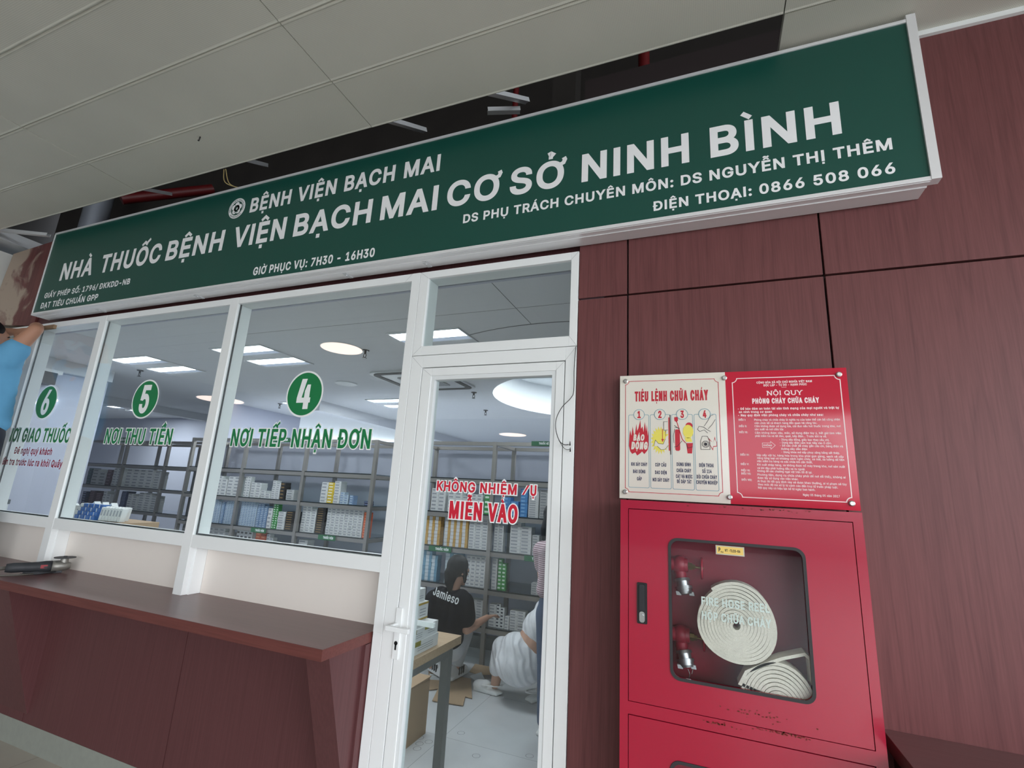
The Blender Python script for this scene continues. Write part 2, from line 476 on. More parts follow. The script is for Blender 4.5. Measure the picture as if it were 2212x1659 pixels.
def tile_mat(name, rgb, pitch=0.0065):
    """metal ceiling tile with a fine grid of punched holes"""
    m = bpy.data.materials.new(name); m.use_nodes = True; nt = m.node_tree; N = nt.nodes.new; L = nt.links.new
    b = nt.nodes['Principled BSDF']; b.inputs['Roughness'].default_value = 0.55
    tc = N('ShaderNodeTexCoord'); sc_ = N('ShaderNodeVectorMath'); sc_.operation = 'SCALE'; sc_.inputs['Scale'].default_value = 1 / pitch; L(tc.outputs['Object'], sc_.inputs[0])
    fr = N('ShaderNodeVectorMath'); fr.operation = 'FRACTION'; L(sc_.outputs[0], fr.inputs[0])
    su = N('ShaderNodeVectorMath'); su.operation = 'SUBTRACT'; su.inputs[1].default_value = (0.5, 0.5, 0); L(fr.outputs[0], su.inputs[0])
    mu = N('ShaderNodeVectorMath'); mu.operation = 'MULTIPLY'; mu.inputs[1].default_value = (1, 1, 0); L(su.outputs[0], mu.inputs[0])
    ln = N('ShaderNodeVectorMath'); ln.operation = 'LENGTH'; L(mu.outputs[0], ln.inputs[0])
    rp = N('ShaderNodeValToRGB'); rp.color_ramp.elements[0].position = 0.2; rp.color_ramp.elements[1].position = 0.3
    c = lin(*rgb); rp.color_ramp.elements[0].color = tuple(x * 0.78 for x in c[:3]) + (1,); rp.color_ramp.elements[1].color = c
    L(ln.outputs['Value'], rp.inputs['Fac'])
    n = N('ShaderNodeTexNoise'); n.inputs['Scale'].default_value = 1.2; n.inputs['Detail'].default_value = 3; L(tc.outputs['Object'], n.inputs['Vector'])
    mx = N('ShaderNodeMix'); mx.data_type = 'RGBA'; mx.blend_type = 'MULTIPLY'; mx.inputs[0].default_value = 0.25
    L(rp.outputs['Color'], mx.inputs[6]); L(n.outputs['Fac'], mx.inputs[7]); L(mx.outputs[2], b.inputs['Base Color'])
    return m

# ------------------------------------------------------------------ outside floor and canopy ceiling
FZ = -EYE
MB().box(-40, 40, -45, 2.035, FZ - 0.2, FZ).build('floor', floor_mat('beige_floor_tiles', (188, 180, 168), 1.2))['kind'] = 'structure'
facing = mat('added_block_grey', (74, 75, 76), 0.9, noise=0.2, nscale=0.6)  # dark grey for the added blocks, weakens the haze in the glass
MB().box(-34, 0.5, -18, -17, FZ, 9).build('wall_added_opposite', facing)['kind'] = 'structure'  # unseen block added to hide the bright horizon from the panes
MB().box(0.5, 14, -19, -18, FZ, 0.6).build('wall_added_low', facing)['kind'] = 'structure'  # unseen low block added to give the cabinet's reflection a horizon line
MB().box(-17, -16, -17, 2, FZ, 9).build('wall_added_left', facing)['kind'] = 'structure'  # unseen block added on the left to dim the window reflections
tile = tile_mat('perforated_ceiling_tile', (222, 220, 208))
cm = MB(); CZ = 1.876
xs = [-3.528 - 1.9335 * 3, -3.528 - 1.9335 * 2, -3.528 - 1.9335, -3.528, -1.597, 0.338, 2.27, 4.2]
ys = [1.743 - 0.31 * i for i in range(0, 29)]
for i in range(len(xs) - 1):
    for j in range(len(ys) - 1):
        g = 0.0022; drop = random.uniform(0, 0.004)
        x0, x1, y0, y1 = xs[i] + g, xs[i + 1] - g, ys[j + 1] + g * 0.3, ys[j] - g * 0.3
        b = 0.007; z = CZ - drop
        # tray tile: flat face with a raised rim along its long edges
        pr = [(y0, z + 0.035), (y0, z + 0.002), (y0 + b, z - 0.003), (y0 + 2 * b, z), (y1 - 2 * b, z), (y1 - b, z - 0.003), (y1, z + 0.002), (y1, z + 0.035)]
        vs = [(x0, p[0], p[1]) for p in pr] + [(x1, p[0], p[1]) for p in pr]
        n = len(pr)
        cm.add(vs, [(k, n + k, n + k + 1, k + 1) for k in range(n - 1)] + [tuple(range(n)), tuple(reversed(range(n, 2 * n)))])
# plain run that reaches the wall on the right
for j, (x0, x1) in enumerate(((0.342, 2.27), (2.274, 4.2))):
    cm.box(x0, x1, 1.7445, 2.0, CZ, CZ + 0.035)
cm.build('ceiling', tile)['kind'] = 'structure'
MB().box(-7.3, -7.2, -7, 2.9, 1.93, 3.2).build('wall_added_void_left', concrete)['kind'] = 'structure'  # added wall, stops sky light leaking into the void from the left
# slab over the canopy: keeps daylight out of the void above the tiles
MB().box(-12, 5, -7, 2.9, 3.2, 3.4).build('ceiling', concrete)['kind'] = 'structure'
MB().box(0.342, 4.2, 1.985, 2.0, CZ - 0.022, CZ).build('trim_1', white_metal)['kind'] = 'structure'

# ------------------------------------------------------------------ facade wall: laminate panels with open joints, right of the door
wm = MB()
vx = [-0.512, -0.292, 0.444, 1.18, 1.916, 2.652, 3.39, 4.2]
g = 0.0035
for i in range(len(vx) - 1):
    x0 = vx[i] + (g if i else 0.001); x1 = vx[i + 1] - g
    wm.box(x0, x1, 2.0, 2.02, FZ, 0.886 - g * 1.2)
    if i < 2: wm.box(x0, x1, 2.0, 2.02, 0.886 + g * 1.2, 1.30)
wm.box(0.444 + g, 4.2, 2.0, 2.02, 0.886 + g * 1.2, CZ - 0.005)
wm.box(-0.512, 0.444 - g, 2.0, 2.02, 1.301, 1.82)
wall = wm.build('wall_front', maroon, bevel=0.0012); wall['kind'] = 'structure'
MB().box(-0.512, 4.2, 2.021, 2.16, FZ, 2.1).build('wall_front_backing', dark_gap)['kind'] = 'structure'
# header board behind the sign and the stained stretch left of it
MB().box(-5.02, -0.513, 2.03, 2.06, 1.127, 1.90).build('wall_front_header', maroon_dark)['kind'] = 'structure'
hs = MB(); hs.slab([[(-5.76, 1.20), (-5.02, 1.127), (-5.02, 1.90), (-5.70, 1.862), (-5.74, 1.6)]], 2.01, 2.05)
hs.build('wall_front_patch', maroon_glue, origin=(-5.35, 2.03, 1.5))['kind'] = 'structure'
MB().box(-6.6, -5.76, 1.70, 2.1, FZ, 1.87).build('wall_left_pier', mat('white_paint', (214, 214, 210), 0.7))['kind'] = 'structure'
MB().box(-5.76, -4.94, 2.06, 2.12, 1.06, 1.9).build('wall_front_core', mat('grey_block', (120, 112, 104), 0.9))['kind'] = 'structure'
# wall in the void above the ceiling
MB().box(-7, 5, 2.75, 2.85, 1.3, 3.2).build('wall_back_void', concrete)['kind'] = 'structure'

# ------------------------------------------------------------------ window frames
YF, YB, YG = 1.998, 2.10, 2.008        # frame front, frame back, glass front
HEAD, HB, ST, SB, CT = 1.126, 1.083, -0.310, -0.377, -0.63
def window(n, x0, x1, name_mull=True):
    """one fixed pane with head and sill rails and the mullion on its left"""
    w = struct('window_%d' % n, ((x0 + x1) / 2, 2.0, CT))
    f = MB(); f.box(x0, x1, YF, YB, HB, HEAD); f.box(x0, x1, YF, YB, SB, ST)
    f.build('frame', white_metal, w, bevel=0.0015)
    MB().box(x0 - 0.002, x1 + 0.002, YG, YG + 0.006, ST - 0.003, HB + 0.003).build('pane', glass, w)
    s = MB(); s.box(x0, x1, YG + 0.008, YG + 0.016, ST, ST + 0.008); s.box(x0, x0 + 0.006, YG + 0.008, YG + 0.016, ST + 0.008, HB)
    s.build('seal', rubber, w)
    return w
def mullion(w, x0, x1, z0=CT):
    m = MB(); m.box(x0, x1, YF - 0.001, YB, z0, HEAD)
    m.box(x1, x1 + 0.012, 2.03, YB, z0, SB)
    return m.build('mullion', white_metal, w, bevel=0.0015)
w1 = window(1, -2.700, -1.420); mullion(w1, -2.770, -2.700)
w2 = window(2, -4.035, -2.770); mullion(w2, -4.110, -4.035)
w3 = window(3, -4.880, -4.110); mullion(w3, -4.950, -4.880, SB)
w4 = window(4, -5.74, -4.950)
for (x0, x1) in ((-2.688, -1.42), (-4.023, -2.77), (-5.74, -4.11)):
    MB().box(x0, x1, 2.100, 2.13, CT - 0.3, SB + 0.03).build('wall_apron', cream)['kind'] = 'structure'

# ------------------------------------------------------------------ door with transom light
d = struct('door_1', (-0.94, 2.0, FZ))
fr = MB()
fr.box(-1.420, -1.370, YF - 0.001, YB, CT, HEAD)                 # coupled mullion
fr.box(-1.4195, -1.370, YF, YB, FZ, CT)
fr.build('coupling_post', white_metal, d, bevel=0.0015)
fr = MB()
fr.box(-1.368, -1.318, YF, YB, 0.666, HEAD); fr.box(-0.550, -0.514, YF, YB, 0.666, HEAD)
fr.box(-1.318, -0.550, YF, YB, 1.087, HEAD); fr.box(-1.318, -0.550, YF, YB, 0.666, 0.714)
fr.build('transom_frame', white_metal, d, bevel=0.0015)
fr = MB()
fr.box(-1.368, -1.302, YF, YB, FZ, 0.6635); fr.box(-0.563, -0.514, YF, YB, FZ, 0.6635); fr.box(-1.302, -0.563, YF, YB, 0.601, 0.6635)
fr.build('door_frame', white_metal, d, bevel=0.0015)
MB().box(-1.32, -0.548, YG + 0.004, YG + 0.010, 0.712, 1.089).build('transom_pane', glass, d)
# rebate behind the gap between leaf and frame
rb = MB(); rb.box(-1.306, -1.290, 2.03, 2.05, FZ, 0.605); rb.box(-0.572, -0.558, 2.03, 2.05, FZ, 0.605); rb.box(-1.306, -0.558, 2.03, 2.05, 0.59, 0.606)
rb.build('gap_seal', black, d)
lf = MB()
Y0 = YF + 0.001
lf.box(-1.298, -1.245, Y0, 2.06, FZ + 0.012, 0.597); lf.box(-0.605, -0.567, Y0, 2.06, FZ + 0.012, 0.597)
lf.box(-1.245, -0.605, Y0, 2.06, 0.557, 0.597); lf.box(-1.245, -0.605, Y0, 2.06, FZ + 0.012, FZ + 0.10)
leaf = lf.build('door_leaf', white_metal, d, bevel=0.0015)
bd = MB()
bd.box(-1.245, -1.226, Y0 + 0.004, 2.05, FZ + 0.10, 0.557); bd.box(-0.624, -0.605, Y0 + 0.004, 2.05, FZ + 0.10, 0.557)
bd.box(-1.226, -0.624, Y0 + 0.004, 2.05, 0.537, 0.557)
bd.build('glazing_bead', white_shade, leaf, bevel=0.001)
MB().box(-1.228, -0.622, 2.024, 2.030, FZ + 0.09, 0.54).build('door_pane', glass, d)
sm = MB()
def seam(x0, z0, x1, z1, w=0.0009):
    vs, fs = stroke([(x0, z0), (x1, z1)], w); sm.add([(a, YF - 0.0012, b) for a, b in vs], fs)
seam(-1.3675, 1.1255, -1.318, 1.0875); seam(-0.5145, 1.1255, -0.550, 1.0875); seam(-1.3675, 0.6665, -1.318, 0.7135); seam(-0.5145, 0.6665, -0.550, 0.7135)
seam(-1.3675, 0.6630, -1.303, 0.6015); seam(-0.5145, 0.6630, -0.5625, 0.6015); seam(-1.2975, 0.5965, -1.2455, 0.5575); seam(-0.5675, 0.5965, -0.6045, 0.5575); seam(-1.4195, 1.1255, -1.460, 1.0835)
sm.build('mitre_seams', mat('seam_grey', (150, 152, 152), 0.7), d)
h = MB(); h.box(-1.305, -1.273, Y0 - 0.008, Y0, -0.720, -0.512)
hp = h.build('handle_plate', white_metal, d, bevel=0.002)
l = MB(); l.frus((-1.296, Y0 - 0.008, -0.583), (-1.296, Y0 - 0.045, -0.583), 0.010, 0.010, 14)
l.box(-1.318, -1.300 + 0.10, Y0 - 0.062, Y0 - 0.045, -0.597, -0.577)
l.build('lever', white_metal, hp, bevel=0.002)
k = MB(); k.slab([circ(-1.289, -0.655, 0.0085, 20)], Y0 - 0.0095, Y0 - 0.008); k.box(-1.293, -1.285, Y0 - 0.0095, Y0 - 0.008, -0.682, -0.657)
k.build('keyhole', black, hp)
l = MB(); l.box(-1.300, -1.17, 2.10, 2.118, -0.602, -0.580); l.frus((-1.285, 2.06, -0.59), (-1.285, 2.105, -0.59), 0.01, 0.01, 12)
l.build('inner_lever', white_metal, d, bevel=0.002)
# ------------------------------------------------------------------ shop sign over the windows
green = mat('sign_green', (24, 80, 70), 0.32)
alum = mat('brushed_aluminium', (243, 243, 245), 0.28, 0.25)
letter_white = mat('sign_white', (252, 252, 254), 0.4)
SX0, SX1, SZ0, SZ1, SY = -4.780, 0.763, 1.168, 1.836, 1.89
sg = thing('shop_sign', (-2.0, 1.945, SZ0), 'long green pharmacy signboard with white lettering above windows and door', 'sign')
MB().box(SX0, SX1, SY, 1.995, SZ0 + 0.002, SZ1).build('face_panel', green, sg)
f = MB(); f.box(SX0 - 0.006, SX1 + 0.004, SY - 0.006, 2.0, SZ1, SZ1 + 0.014)
f.box(SX0 - 0.010, SX0, SY - 0.006, 2.0, SZ0 - 0.018, SZ1); f.box(SX1, SX1 + 0.030, SY - 0.008, SY + 0.03, SZ0 - 0.014, SZ1 + 0.030)
f.box(SX0, SX1, SY - 0.006, SY + 0.002, SZ0 - 0.016, SZ0)
f.build('edge_trim', alum, sg, bevel=0.001)
u = MB(); u.box(SX0, SX1 - 0.002, SY + 0.002, 1.996, SZ0 - 0.018, SZ0 + 0.001); u.box(SX0, SX1 - 0.002, SY + 0.03, SY + 0.036, SZ0 - 0.021, SZ0 - 0.018)
u.build('underside_tray', alum, sg)
for x in (-4.05, -3.02, -1.82, -1.31):
    c = MB(); c.box(x - 0.012, x + 0.012, 1.93, 1.99, SZ0 - 0.024, SZ0 - 0.018); c.frus((x, 1.95, SZ0 - 0.028), (x, 1.95, SZ0 - 0.02), 0.006, 0.006, 8)
    c.build('clip', galv, sg)
TY = SY - 0.0008
def line(s, x0, x1, zb, cap, bold, nm='lettering', parent=sg, m=letter_white, y=TY, **k):
    b = MB(); text(b, s, x0, x1, zb, cap, y, bold, **k); return b.build(nm, m, parent)
BD = 0.052
line('BỆNH VIỆN BẠCH MAI', -2.613, -1.247, 1.645, 0.092, BD)
ln = MB()
for s, a, b_ in (('NHÀ', -4.547, -4.150), ('THUỐC', -4.052, -3.393), ('BỆNH', -3.334, -2.795), ('VIỆN', -2.705, -2.276), ('BẠCH', -2.209, -1.654), ('MAI', -1.593, -1.24), ('CƠ', -1.185, -0.895), ('SỞ', -0.838, -0.568), ('NINH', -0.484, -0.022), ('BÌNH', 0.061, 0.522)):
    text(ln, s, a, b_, 1.415, 0.132, TY, BD)
LINE2 = ln
line('DS PHỤ TRÁCH CHUYÊN MÔN: DS NGUYỄN THỊ THÊM', -1.080, 0.669, 1.305, 0.044, BD)
line('ĐIỆN THOẠI: 0866 508 066', -0.169, 0.668, 1.206, 0.041, BD)
line('GIỜ PHỤC VỤ: 7H30 - 16H30', -2.477, -1.597, 1.198, 0.048, BD)
line('GIẤY PHÉP SỐ: 1796/ ĐKKDD-NB', -4.686, -3.658, 1.281, 0.040, BD)
line('ĐẠT TIÊU CHUẨN GPP', -4.696, -3.986, 1.198, 0.043, BD)
ln.build('lettering', letter_white, sg)
# round emblem: white disc, green ring of tiny text and a five-lobed flower
em = MB(); cx, cz, R = -2.734, 1.694, 0.072
em.slab([circ(cx, cz, R, 48)], TY, None)
emb = em.build('emblem', letter_white, sg)
gm = MB(); gm.slab([circ(cx, cz, 0.050, 40)], TY - 0.0006, None)
gm.build('emblem_ground', green, emb)
fl = MB()
for i in range(5):
    a = PI / 2 + 2 * PI * i / 5; fl.slab([circ(cx + 0.0265 * math.cos(a), cz + 0.0265 * math.sin(a), 0.0185, 20)], TY - 0.0012, None)
fl.slab([circ(cx, cz, 0.024, 20)], TY - 0.0012, None)
fl.build('emblem_flower', letter_white, emb)
sn = MB(); vs, fs = stroke([(cx + 0.010 * math.cos(t) * (1 if t < 4 else -1), cz - 0.022 + 0.0055 * t) for t in [0.3 * i for i in range(26)]], 0.0045)
sn.add([(a, TY - 0.0018, b) for a, b in vs], fs)
vs, fs = stroke([(cx - 0.018, cz - 0.026), (cx + 0.016, cz - 0.026)], 0.005); sn.add([(a, TY - 0.0018, b) for a, b in vs], fs)
def ring_text(mb, s, cx, cz, r, a0, a1, cap, y, flip=False, bold=0.04):
    tmp = MB(); L = abs(a1 - a0) * r
    text(tmp, s, 0, L, 0, cap, 0, bold)
    def mp(p):
        t = p[0] / L; a = a0 + (a1 - a0) * t; rr = r + (p[2] if not flip else -p[2]) - (0 if not flip else 0)
        return (cx + rr * math.cos(a), y, cz + rr * math.sin(a))
    mb.add([mp(p) for p in tmp.v], tmp.f)
ring_text(sn, 'BỆNH VIỆN BẠCH MAI', cx, cz, 0.0545, math.radians(200), math.radians(-20), 0.009, TY - 0.0018, bold=0.02)
ring_text(sn, 'BACH MAI HOSPITAL', cx, cz, 0.0665, math.radians(222), math.radians(318), 0.009, TY - 0.0018, True, bold=0.02)
sn.build('emblem_marks', green, emb)

# ------------------------------------------------------------------ stickers on the panes
st_green = mat('sticker_green', (26, 128, 74), 0.45)
st_white = mat('sticker_white', (250, 252, 252), 0.45)
st_red = mat('sticker_red', (212, 32, 56), 0.45)
st_dred = mat('sticker_dark_red', (150, 26, 52), 0.5)
Y1, Y2, Y3 = YG - 0.0004, YG - 0.0008, YG - 0.0012
for num, cx, label in (('4', -2.051, 'round green window sticker with a white figure four'),
                       ('5', -3.405, 'round green window sticker with a white figure five'),
                       ('6', -4.532, 'round green window sticker with a white figure six')):
    t = thing('window_sticker', (cx, YG, 0.36), label, 'sticker')
    MB().slab([circ(cx, 0.488, 0.131, 64)], Y1, None).build('white_rim', st_white, t)
    MB().slab([circ(cx, 0.488, 0.121, 64)], Y2, None).build('green_disc', st_green, t)
    b = MB()
    if num == '4':
        q = lambda pts, dy: b.slab([[(cx + 0.131 * x, 0.488 + 0.131 * z) for x, z in pts]], Y3 + dy, None)
        q([(-.38, -.16), (-.12, -.16), (.065, .655), (-.22, .655)], 0); q([(-.38, -.38), (.36, -.38), (.36, -.16), (-.38, -.16)], 0.00008); q([(.01, -.655), (.29, -.655), (.29, .40), (.11, .40), (.01, .12)], -0.00008)
    else: text(b, num, cx - 0.046, cx + 0.046, 0.402, 0.172, Y3, 0.05)
    b.build('numeral', st_white, t)
for s, x0, x1, label in (('NƠI TIẾP NHẬN ĐƠN', -2.550, -1.568, 'green window lettering of four words below the figure four'),
                         ('NƠI THU TIỀN', -3.728, -3.064, 'green window lettering of three words below the figure five'),
                         ('NƠI GIAO THUỐC', -4.916, -4.122, 'green window lettering of three words below the figure six')):
    t = thing('window_lettering', ((x0 + x1) / 2, YG, 0.19), label, 'lettering')
    b = MB(); text(b, s, x0, x1, 0.196, 0.093, Y1, 0.10, lay=0.04); b.build('white_outline', st_white, t)
    b = MB(); text(b, s, x0, x1, 0.196, 0.093, Y2, 0.04); b.build('green_letters', st_green, t)
b = MB(); text(b, 'Đề nghị quý khách', -4.765, -4.288, 0.105, 0.045, Y2, 0.045)
tag(b.build('window_lettering', st_dred), 'small dark red lettering, upper line under the figure six sticker', 'lettering')
b = MB(); text(b, 'Kiểm tra trước lúc ra khỏi Quầy', -4.935, -4.128, 0.022, 0.045, Y2, 0.045)
tag(b.build('window_lettering', st_dred), 'small dark red lettering, lower line under the figure six sticker', 'lettering')
YD = 2.024
t = thing('door_lettering', (-0.915, YD, 0.0), 'red lettering on the door glass, upper line with a damaged letter', 'lettering')
for bold, m, nm, y in ((0.16, st_white, 'white_outline', YD - 0.0004), (0.055, st_red, 'red_letters', YD - 0.0008)):
    b = MB(); text(b, 'KHÔNG NHIỆM', -1.172, -0.772, 0.009, 0.041, y, bold, lay=0.055)
    w_ = 0.041 * (0.10 + bold * 2)
    b.add([(-0.742 - w_ / 2, y, 0.009), (-0.742 + w_ / 2, y, 0.009), (-0.718 + w_ / 2, y, 0.050), (-0.718 - w_ / 2, y, 0.050)], [(0, 1, 2, 3)])
    text(b, 'Ụ', -0.708, -0.681, 0.009, 0.041, y, bold, lay=0.055)
    b.build(nm, m, t)
t = thing('door_lettering', (-0.92, YD, -0.11), 'large red lettering on the door glass, lower line of two words', 'lettering')
for bold, m, nm, y in ((0.13, st_white, 'white_outline', YD - 0.0004), (0.06, st_red, 'red_letters', YD - 0.0008)):
    b = MB(); text(b, 'MIỄN VÀO', -1.096, -0.762, -0.109, 0.070, y, bold, lay=0.06); b.build(nm, m, t)

# ------------------------------------------------------------------ service counter under the windows
ct = thing('service_counter', (-3.4, 1.9, FZ), 'long dark maroon service counter with overhanging top under the windows', 'counter')
CX0, CX1, CY0 = -5.755, -1.428, 1.690
c = MB(); c.slab([[(CX0, CY0), (CX1, CY0), (CX1, 2.06), (-1.4205, 2.06), (-1.4205, 2.10), (CX0, 2.10)]], CT - 0.022, CT, mp=lambda a, b_, dd: (a, b_, dd))
c.build('countertop', maroon_top, ct, bevel=0.0012)
e_ = MB(); e_.box(CX0, CX1 - 0.0005, CY0 - 0.0015, CY0 + 0.018, CT - 0.044, CT - 0.0012); e_.box(CX1 - 0.018, CX1 + 0.001, CY0 - 0.001, 2.06, CT - 0.044, CT - 0.0012)
e_.build('edge_band', maroon_edge, ct)
for x0, x1 in ((-5.755, -3.842), (-3.836, -2.593), (-2.587, -1.423)):
    MB().box(x0, x1, 2.0, 2.08, -1.468, CT - 0.024).build('front_panel', maroon_dark, ct)
MB().box(-5.75, -1.423, 2.012, 2.07, -1.467, CT - 0.03).build('joint_backing', dark_gap, ct)
for x0, x1 in ((-4.4, -3.80), (-1.56, -1.436)):
    b = MB(); pr = [(1.745, CT - 0.046), (2.0, CT - 0.046), (2.0, -1.42), (1.995, -1.42)]
    vs = [(x0, p[0], p[1]) for p in pr] + [(x1, p[0], p[1]) for p in pr]
    b.add(vs, [(0, 1, 2, 3), (7, 6, 5, 4), (0, 4, 5, 1), (1, 5, 6, 2), (2, 6, 7, 3), (3, 7, 4, 0)])
    b.build('bracket', maroon_dark, ct)
b = MB(); b.box(-1.445, -1.424, 1.962, 2.0, FZ + 0.13, CT - 0.046); b.build('end_post', maroon_dark, ct)
MB().box(-5.755, -1.423, 2.0, 2.034, FZ, -1.469).build('baseboard_front', skirt)['kind'] = 'structure'
# counter to the right of the hose cabinet
ct2 = thing('service_counter', (2.4, 1.9, FZ), 'second maroon service counter, low right of the red hose cabinet', 'counter')
MB().box(0.478, 4.2, 1.55, 1.999, CT - 0.044, CT).build('countertop', maroon_top, ct2, bevel=0.0012)
b = MB(); pr = [(1.60, CT - 0.046), (1.999, CT - 0.046), (1.999, -1.42), (1.99, -1.42)]
vs = [(0.50, p[0], p[1]) for p in pr] + [(0.60, p[0], p[1]) for p in pr]
b.add(vs, [(0, 1, 2, 3), (7, 6, 5, 4), (0, 4, 5, 1), (1, 5, 6, 2), (2, 6, 7, 3), (3, 7, 4, 0)])
b.build('bracket', maroon_dark, ct2)

# ------------------------------------------------------------------ cutting tool on the counter
gt = thing('angle_grinder', (-3.88, 1.9, CT), 'worn corded angle grinder lying on the counter under the left windows', 'power tool')
gx = Vector((0.42, 0.90, 0)).normalized(); g0 = Vector((-3.955, 1.745, CT + 0.040))
P_ = lambda t, s=0, z=0: g0 + gx * t + Vector((gx.y, -gx.x, 0)) * s + Vector((0, 0, z))
tool_dark = mat('grimy_dark_plastic', (52, 54, 58), 0.6, noise=0.3, nscale=30)
tool_grey = mat('cast_alloy_grey', (150, 148, 142), 0.45, 0.6, noise=0.2, nscale=20)
b = MB(); b.tube([P_(0.03), P_(0.06), P_(0.12), P_(0.17), P_(0.205), P_(0.235)], [0.024, 0.029, 0.028, 0.030, 0.034, 0.034], 16); b.build('motor_body', tool_dark, gt)
b = MB(); b.tube([P_(0.236), P_(0.265), P_(0.30), P_(0.325)], [0.033, 0.034, 0.030, 0.018], 14); b.frus(P_(0.29, 0, 0.0), P_(0.29, 0, 0.045), 0.024, 0.020, 14); b.build('gear_head', tool_grey, gt)
b = MB(); b.frus(P_(0.29, 0, 0.046), P_(0.29, 0, 0.060), 0.010, 0.010, 12); b.frus(P_(0.29, 0, 0.049), P_(0.29, 0, 0.053), 0.055, 0.055, 28); b.build('cutting_disc', tool_dark, gt)
b = MB(); b.obox(P_(0.20, 0.031, 0.004), gx, (gx.y, -gx.x, 0), (0, 0, 1), 0.016, 0.002, 0.010); b.build('red_badge', mat('tool_red', (150, 44, 52), 0.5), gt)
b = MB(); b.obox(P_(0.20, 0.0, -0.033), gx, (gx.y, -gx.x, 0), (0, 0, 1), 0.09, 0.016, 0.006); b.tube([P_(0.26, 0.02, -0.03), P_(0.18, 0.05, -0.034), P_(0.10, 0.045, -0.034)], 0.005, 8); b.build('paddle_switch', tool_dark, gt)
b = MB(); b.tube([P_(0.03), P_(-0.02, 0.0, -0.004), P_(-0.05, 0, -0.012)], [0.011, 0.009, 0.006], 10)
cord = [P_(0.16, 0.05, -0.034), P_(0.07, 0.055, -0.035), (-3.92, 1.70, CT + 0.005), (-3.93, 1.684, CT + 0.0), (-3.955, 1.670, CT - 0.06), (-3.99, 1.664, CT - 0.14), (-3.985, 1.664, CT - 0.20), (-4.02, 1.664, CT - 0.26), (-4.06, 1.664, CT - 0.30)]
b.tube(cord, 0.0045, 8); b.build('cord', mat('dusty_cord', (96, 92, 86), 0.7, noise=0.4, nscale=60), gt)
b = MB(); b.ell((-4.0, 1.93, CT + 0.004), 0.018, 0.010, 0.004, 10); tag(b.build('plaster_crumb', cream), 'small white plaster crumb on the counter behind the grinder', 'crumb')

# ------------------------------------------------------------------ loose black cable at the door frame
def smooth(pts, n=6):
    pts = [Vector(p) for p in pts]; out = []
    for i in range(len(pts) - 1):
        p0, p1, p2, p3 = pts[max(i - 1, 0)], pts[i], pts[i + 1], pts[min(i + 2, len(pts) - 1)]
        for k in range(n):
            t = k / n
            out.append(0.5 * ((2 * p1) + (p2 - p0) * t + (2 * p0 - 5 * p1 + 4 * p2 - p3) * t * t + (3 * p1 - p0 - 3 * p2 + p3) * t ** 3))
    return out + [pts[-1]]
cb = thing('loose_cable', (-0.54, 1.98, 0.2), 'thin black cable with bare ends hanging on the right door jamb', 'cable')
b = MB(); b.tube(smooth([(-0.516, 1.992, 0.66), (-0.520, 1.988, 0.56), (-0.519, 1.988, 0.46), (-0.530, 1.982, 0.425), (-0.565, 1.975, 0.385), (-0.588, 1.972, 0.335), (-0.588, 1.972, 0.285), (-0.572, 1.976, 0.24), (-0.552, 1.980, 0.225), (-0.533, 1.984, 0.226)]), 0.0016, 8)
b.build('sheath', black, cb)
b = MB(); b.tube(smooth([(-0.575, 1.976, 0.243), (-0.556, 1.980, 0.214), (-0.540, 1.982, 0.204), (-0.526, 1.984, 0.207)]), 0.0011, 8); b.build('core', black, cb)
for (x, z) in ((-0.528, 0.230), (-0.526, 0.204)):
    b = MB(); b.frus((x, 1.984, z - 0.008), (x, 1.984, z + 0.010), 0.0035, 0.001, 8); b.build('tape_end', black, cb)
# ------------------------------------------------------------------ fire hose cabinet
red = mat('red_enamel', (172, 22, 54), 0.22, noise=0.05, nscale=5, bump=0.05, bscale=60, coat=0.4)
red_in = mat('red_enamel_inside', (150, 22, 50), 0.4)
rust = mat('rust_flakes', (112, 44, 30), 0.9, noise=0.5, nscale=120)
KX0, KX1, KY, KT, KB = -0.290, 0.442, 1.820, 0.011, -1.36
fc = thing('fire_hose_cabinet', (0.076, 1.91, KB), 'tall red metal fire hose cabinet with glazed doors on the wall', 'fire hose cabinet')
D1 = (-0.263, 0.416, -0.635, -0.018)
D2 = (-0.263, 0.413, -1.33, -0.672)
b = MB()
b.slab([rect(KX0, KX1, KB, KT), rect(*D1[:2], *D1[2:])[::-1], rect(*D2[:2], *D2[2:])[::-1]], KY, KY + 0.012)
b.box(KX0, KX0 + 0.004, KY + 0.012, 1.999, KB, KT); b.box(KX1 - 0.004, KX1, KY + 0.012, 1.999, KB, KT)
b.box(KX0 + 0.004, KX1 - 0.004, KY + 0.012, 1.999, KT - 0.004, KT); b.box(KX0 + 0.004, KX1 - 0.004, KY + 0.012, 1.999, KB, KB + 0.004)
b.build('body', red, fc)
b = MB(); b.box(KX0 + 0.004, KX1 - 0.004, 1.985, 1.997, KB + 0.004, KT - 0.004); b.box(KX0 + 0.004, KX1 - 0.004, KY + 0.012, 1.985, -0.672, -0.665)
b.build('back_panel', red_in, fc)
g = 0.0025
def cab_door(D, W, lock):
    x0, x1, z0, z1 = D
    b = MB(); b.slab([rect(x0 + g, x1 - g, z0 + g, z1 - g), rrect(*W, 0.028)[::-1]], KY - 0.001, KY + 0.016)
    dr = b.build('door', red, fc, bevel=0.0012)
    w = (W[0] - 0.006, W[1] + 0.006, W[2] - 0.006, W[3] + 0.006); wi = (W[0] + 0.003, W[1] - 0.003, W[2] + 0.003, W[3] - 0.003)
    MB().slab([rrect(*w, 0.031), rrect(*wi, 0.025)[::-1]], KY - 0.004, KY - 0.001).build('gasket', rubber, dr)
    MB().slab([rrect(*w, 0.031)], KY + 0.002, KY + 0.006).build('pane', clear, dr)
    return dr
W1 = (-0.122, 0.275, -0.541, -0.113)
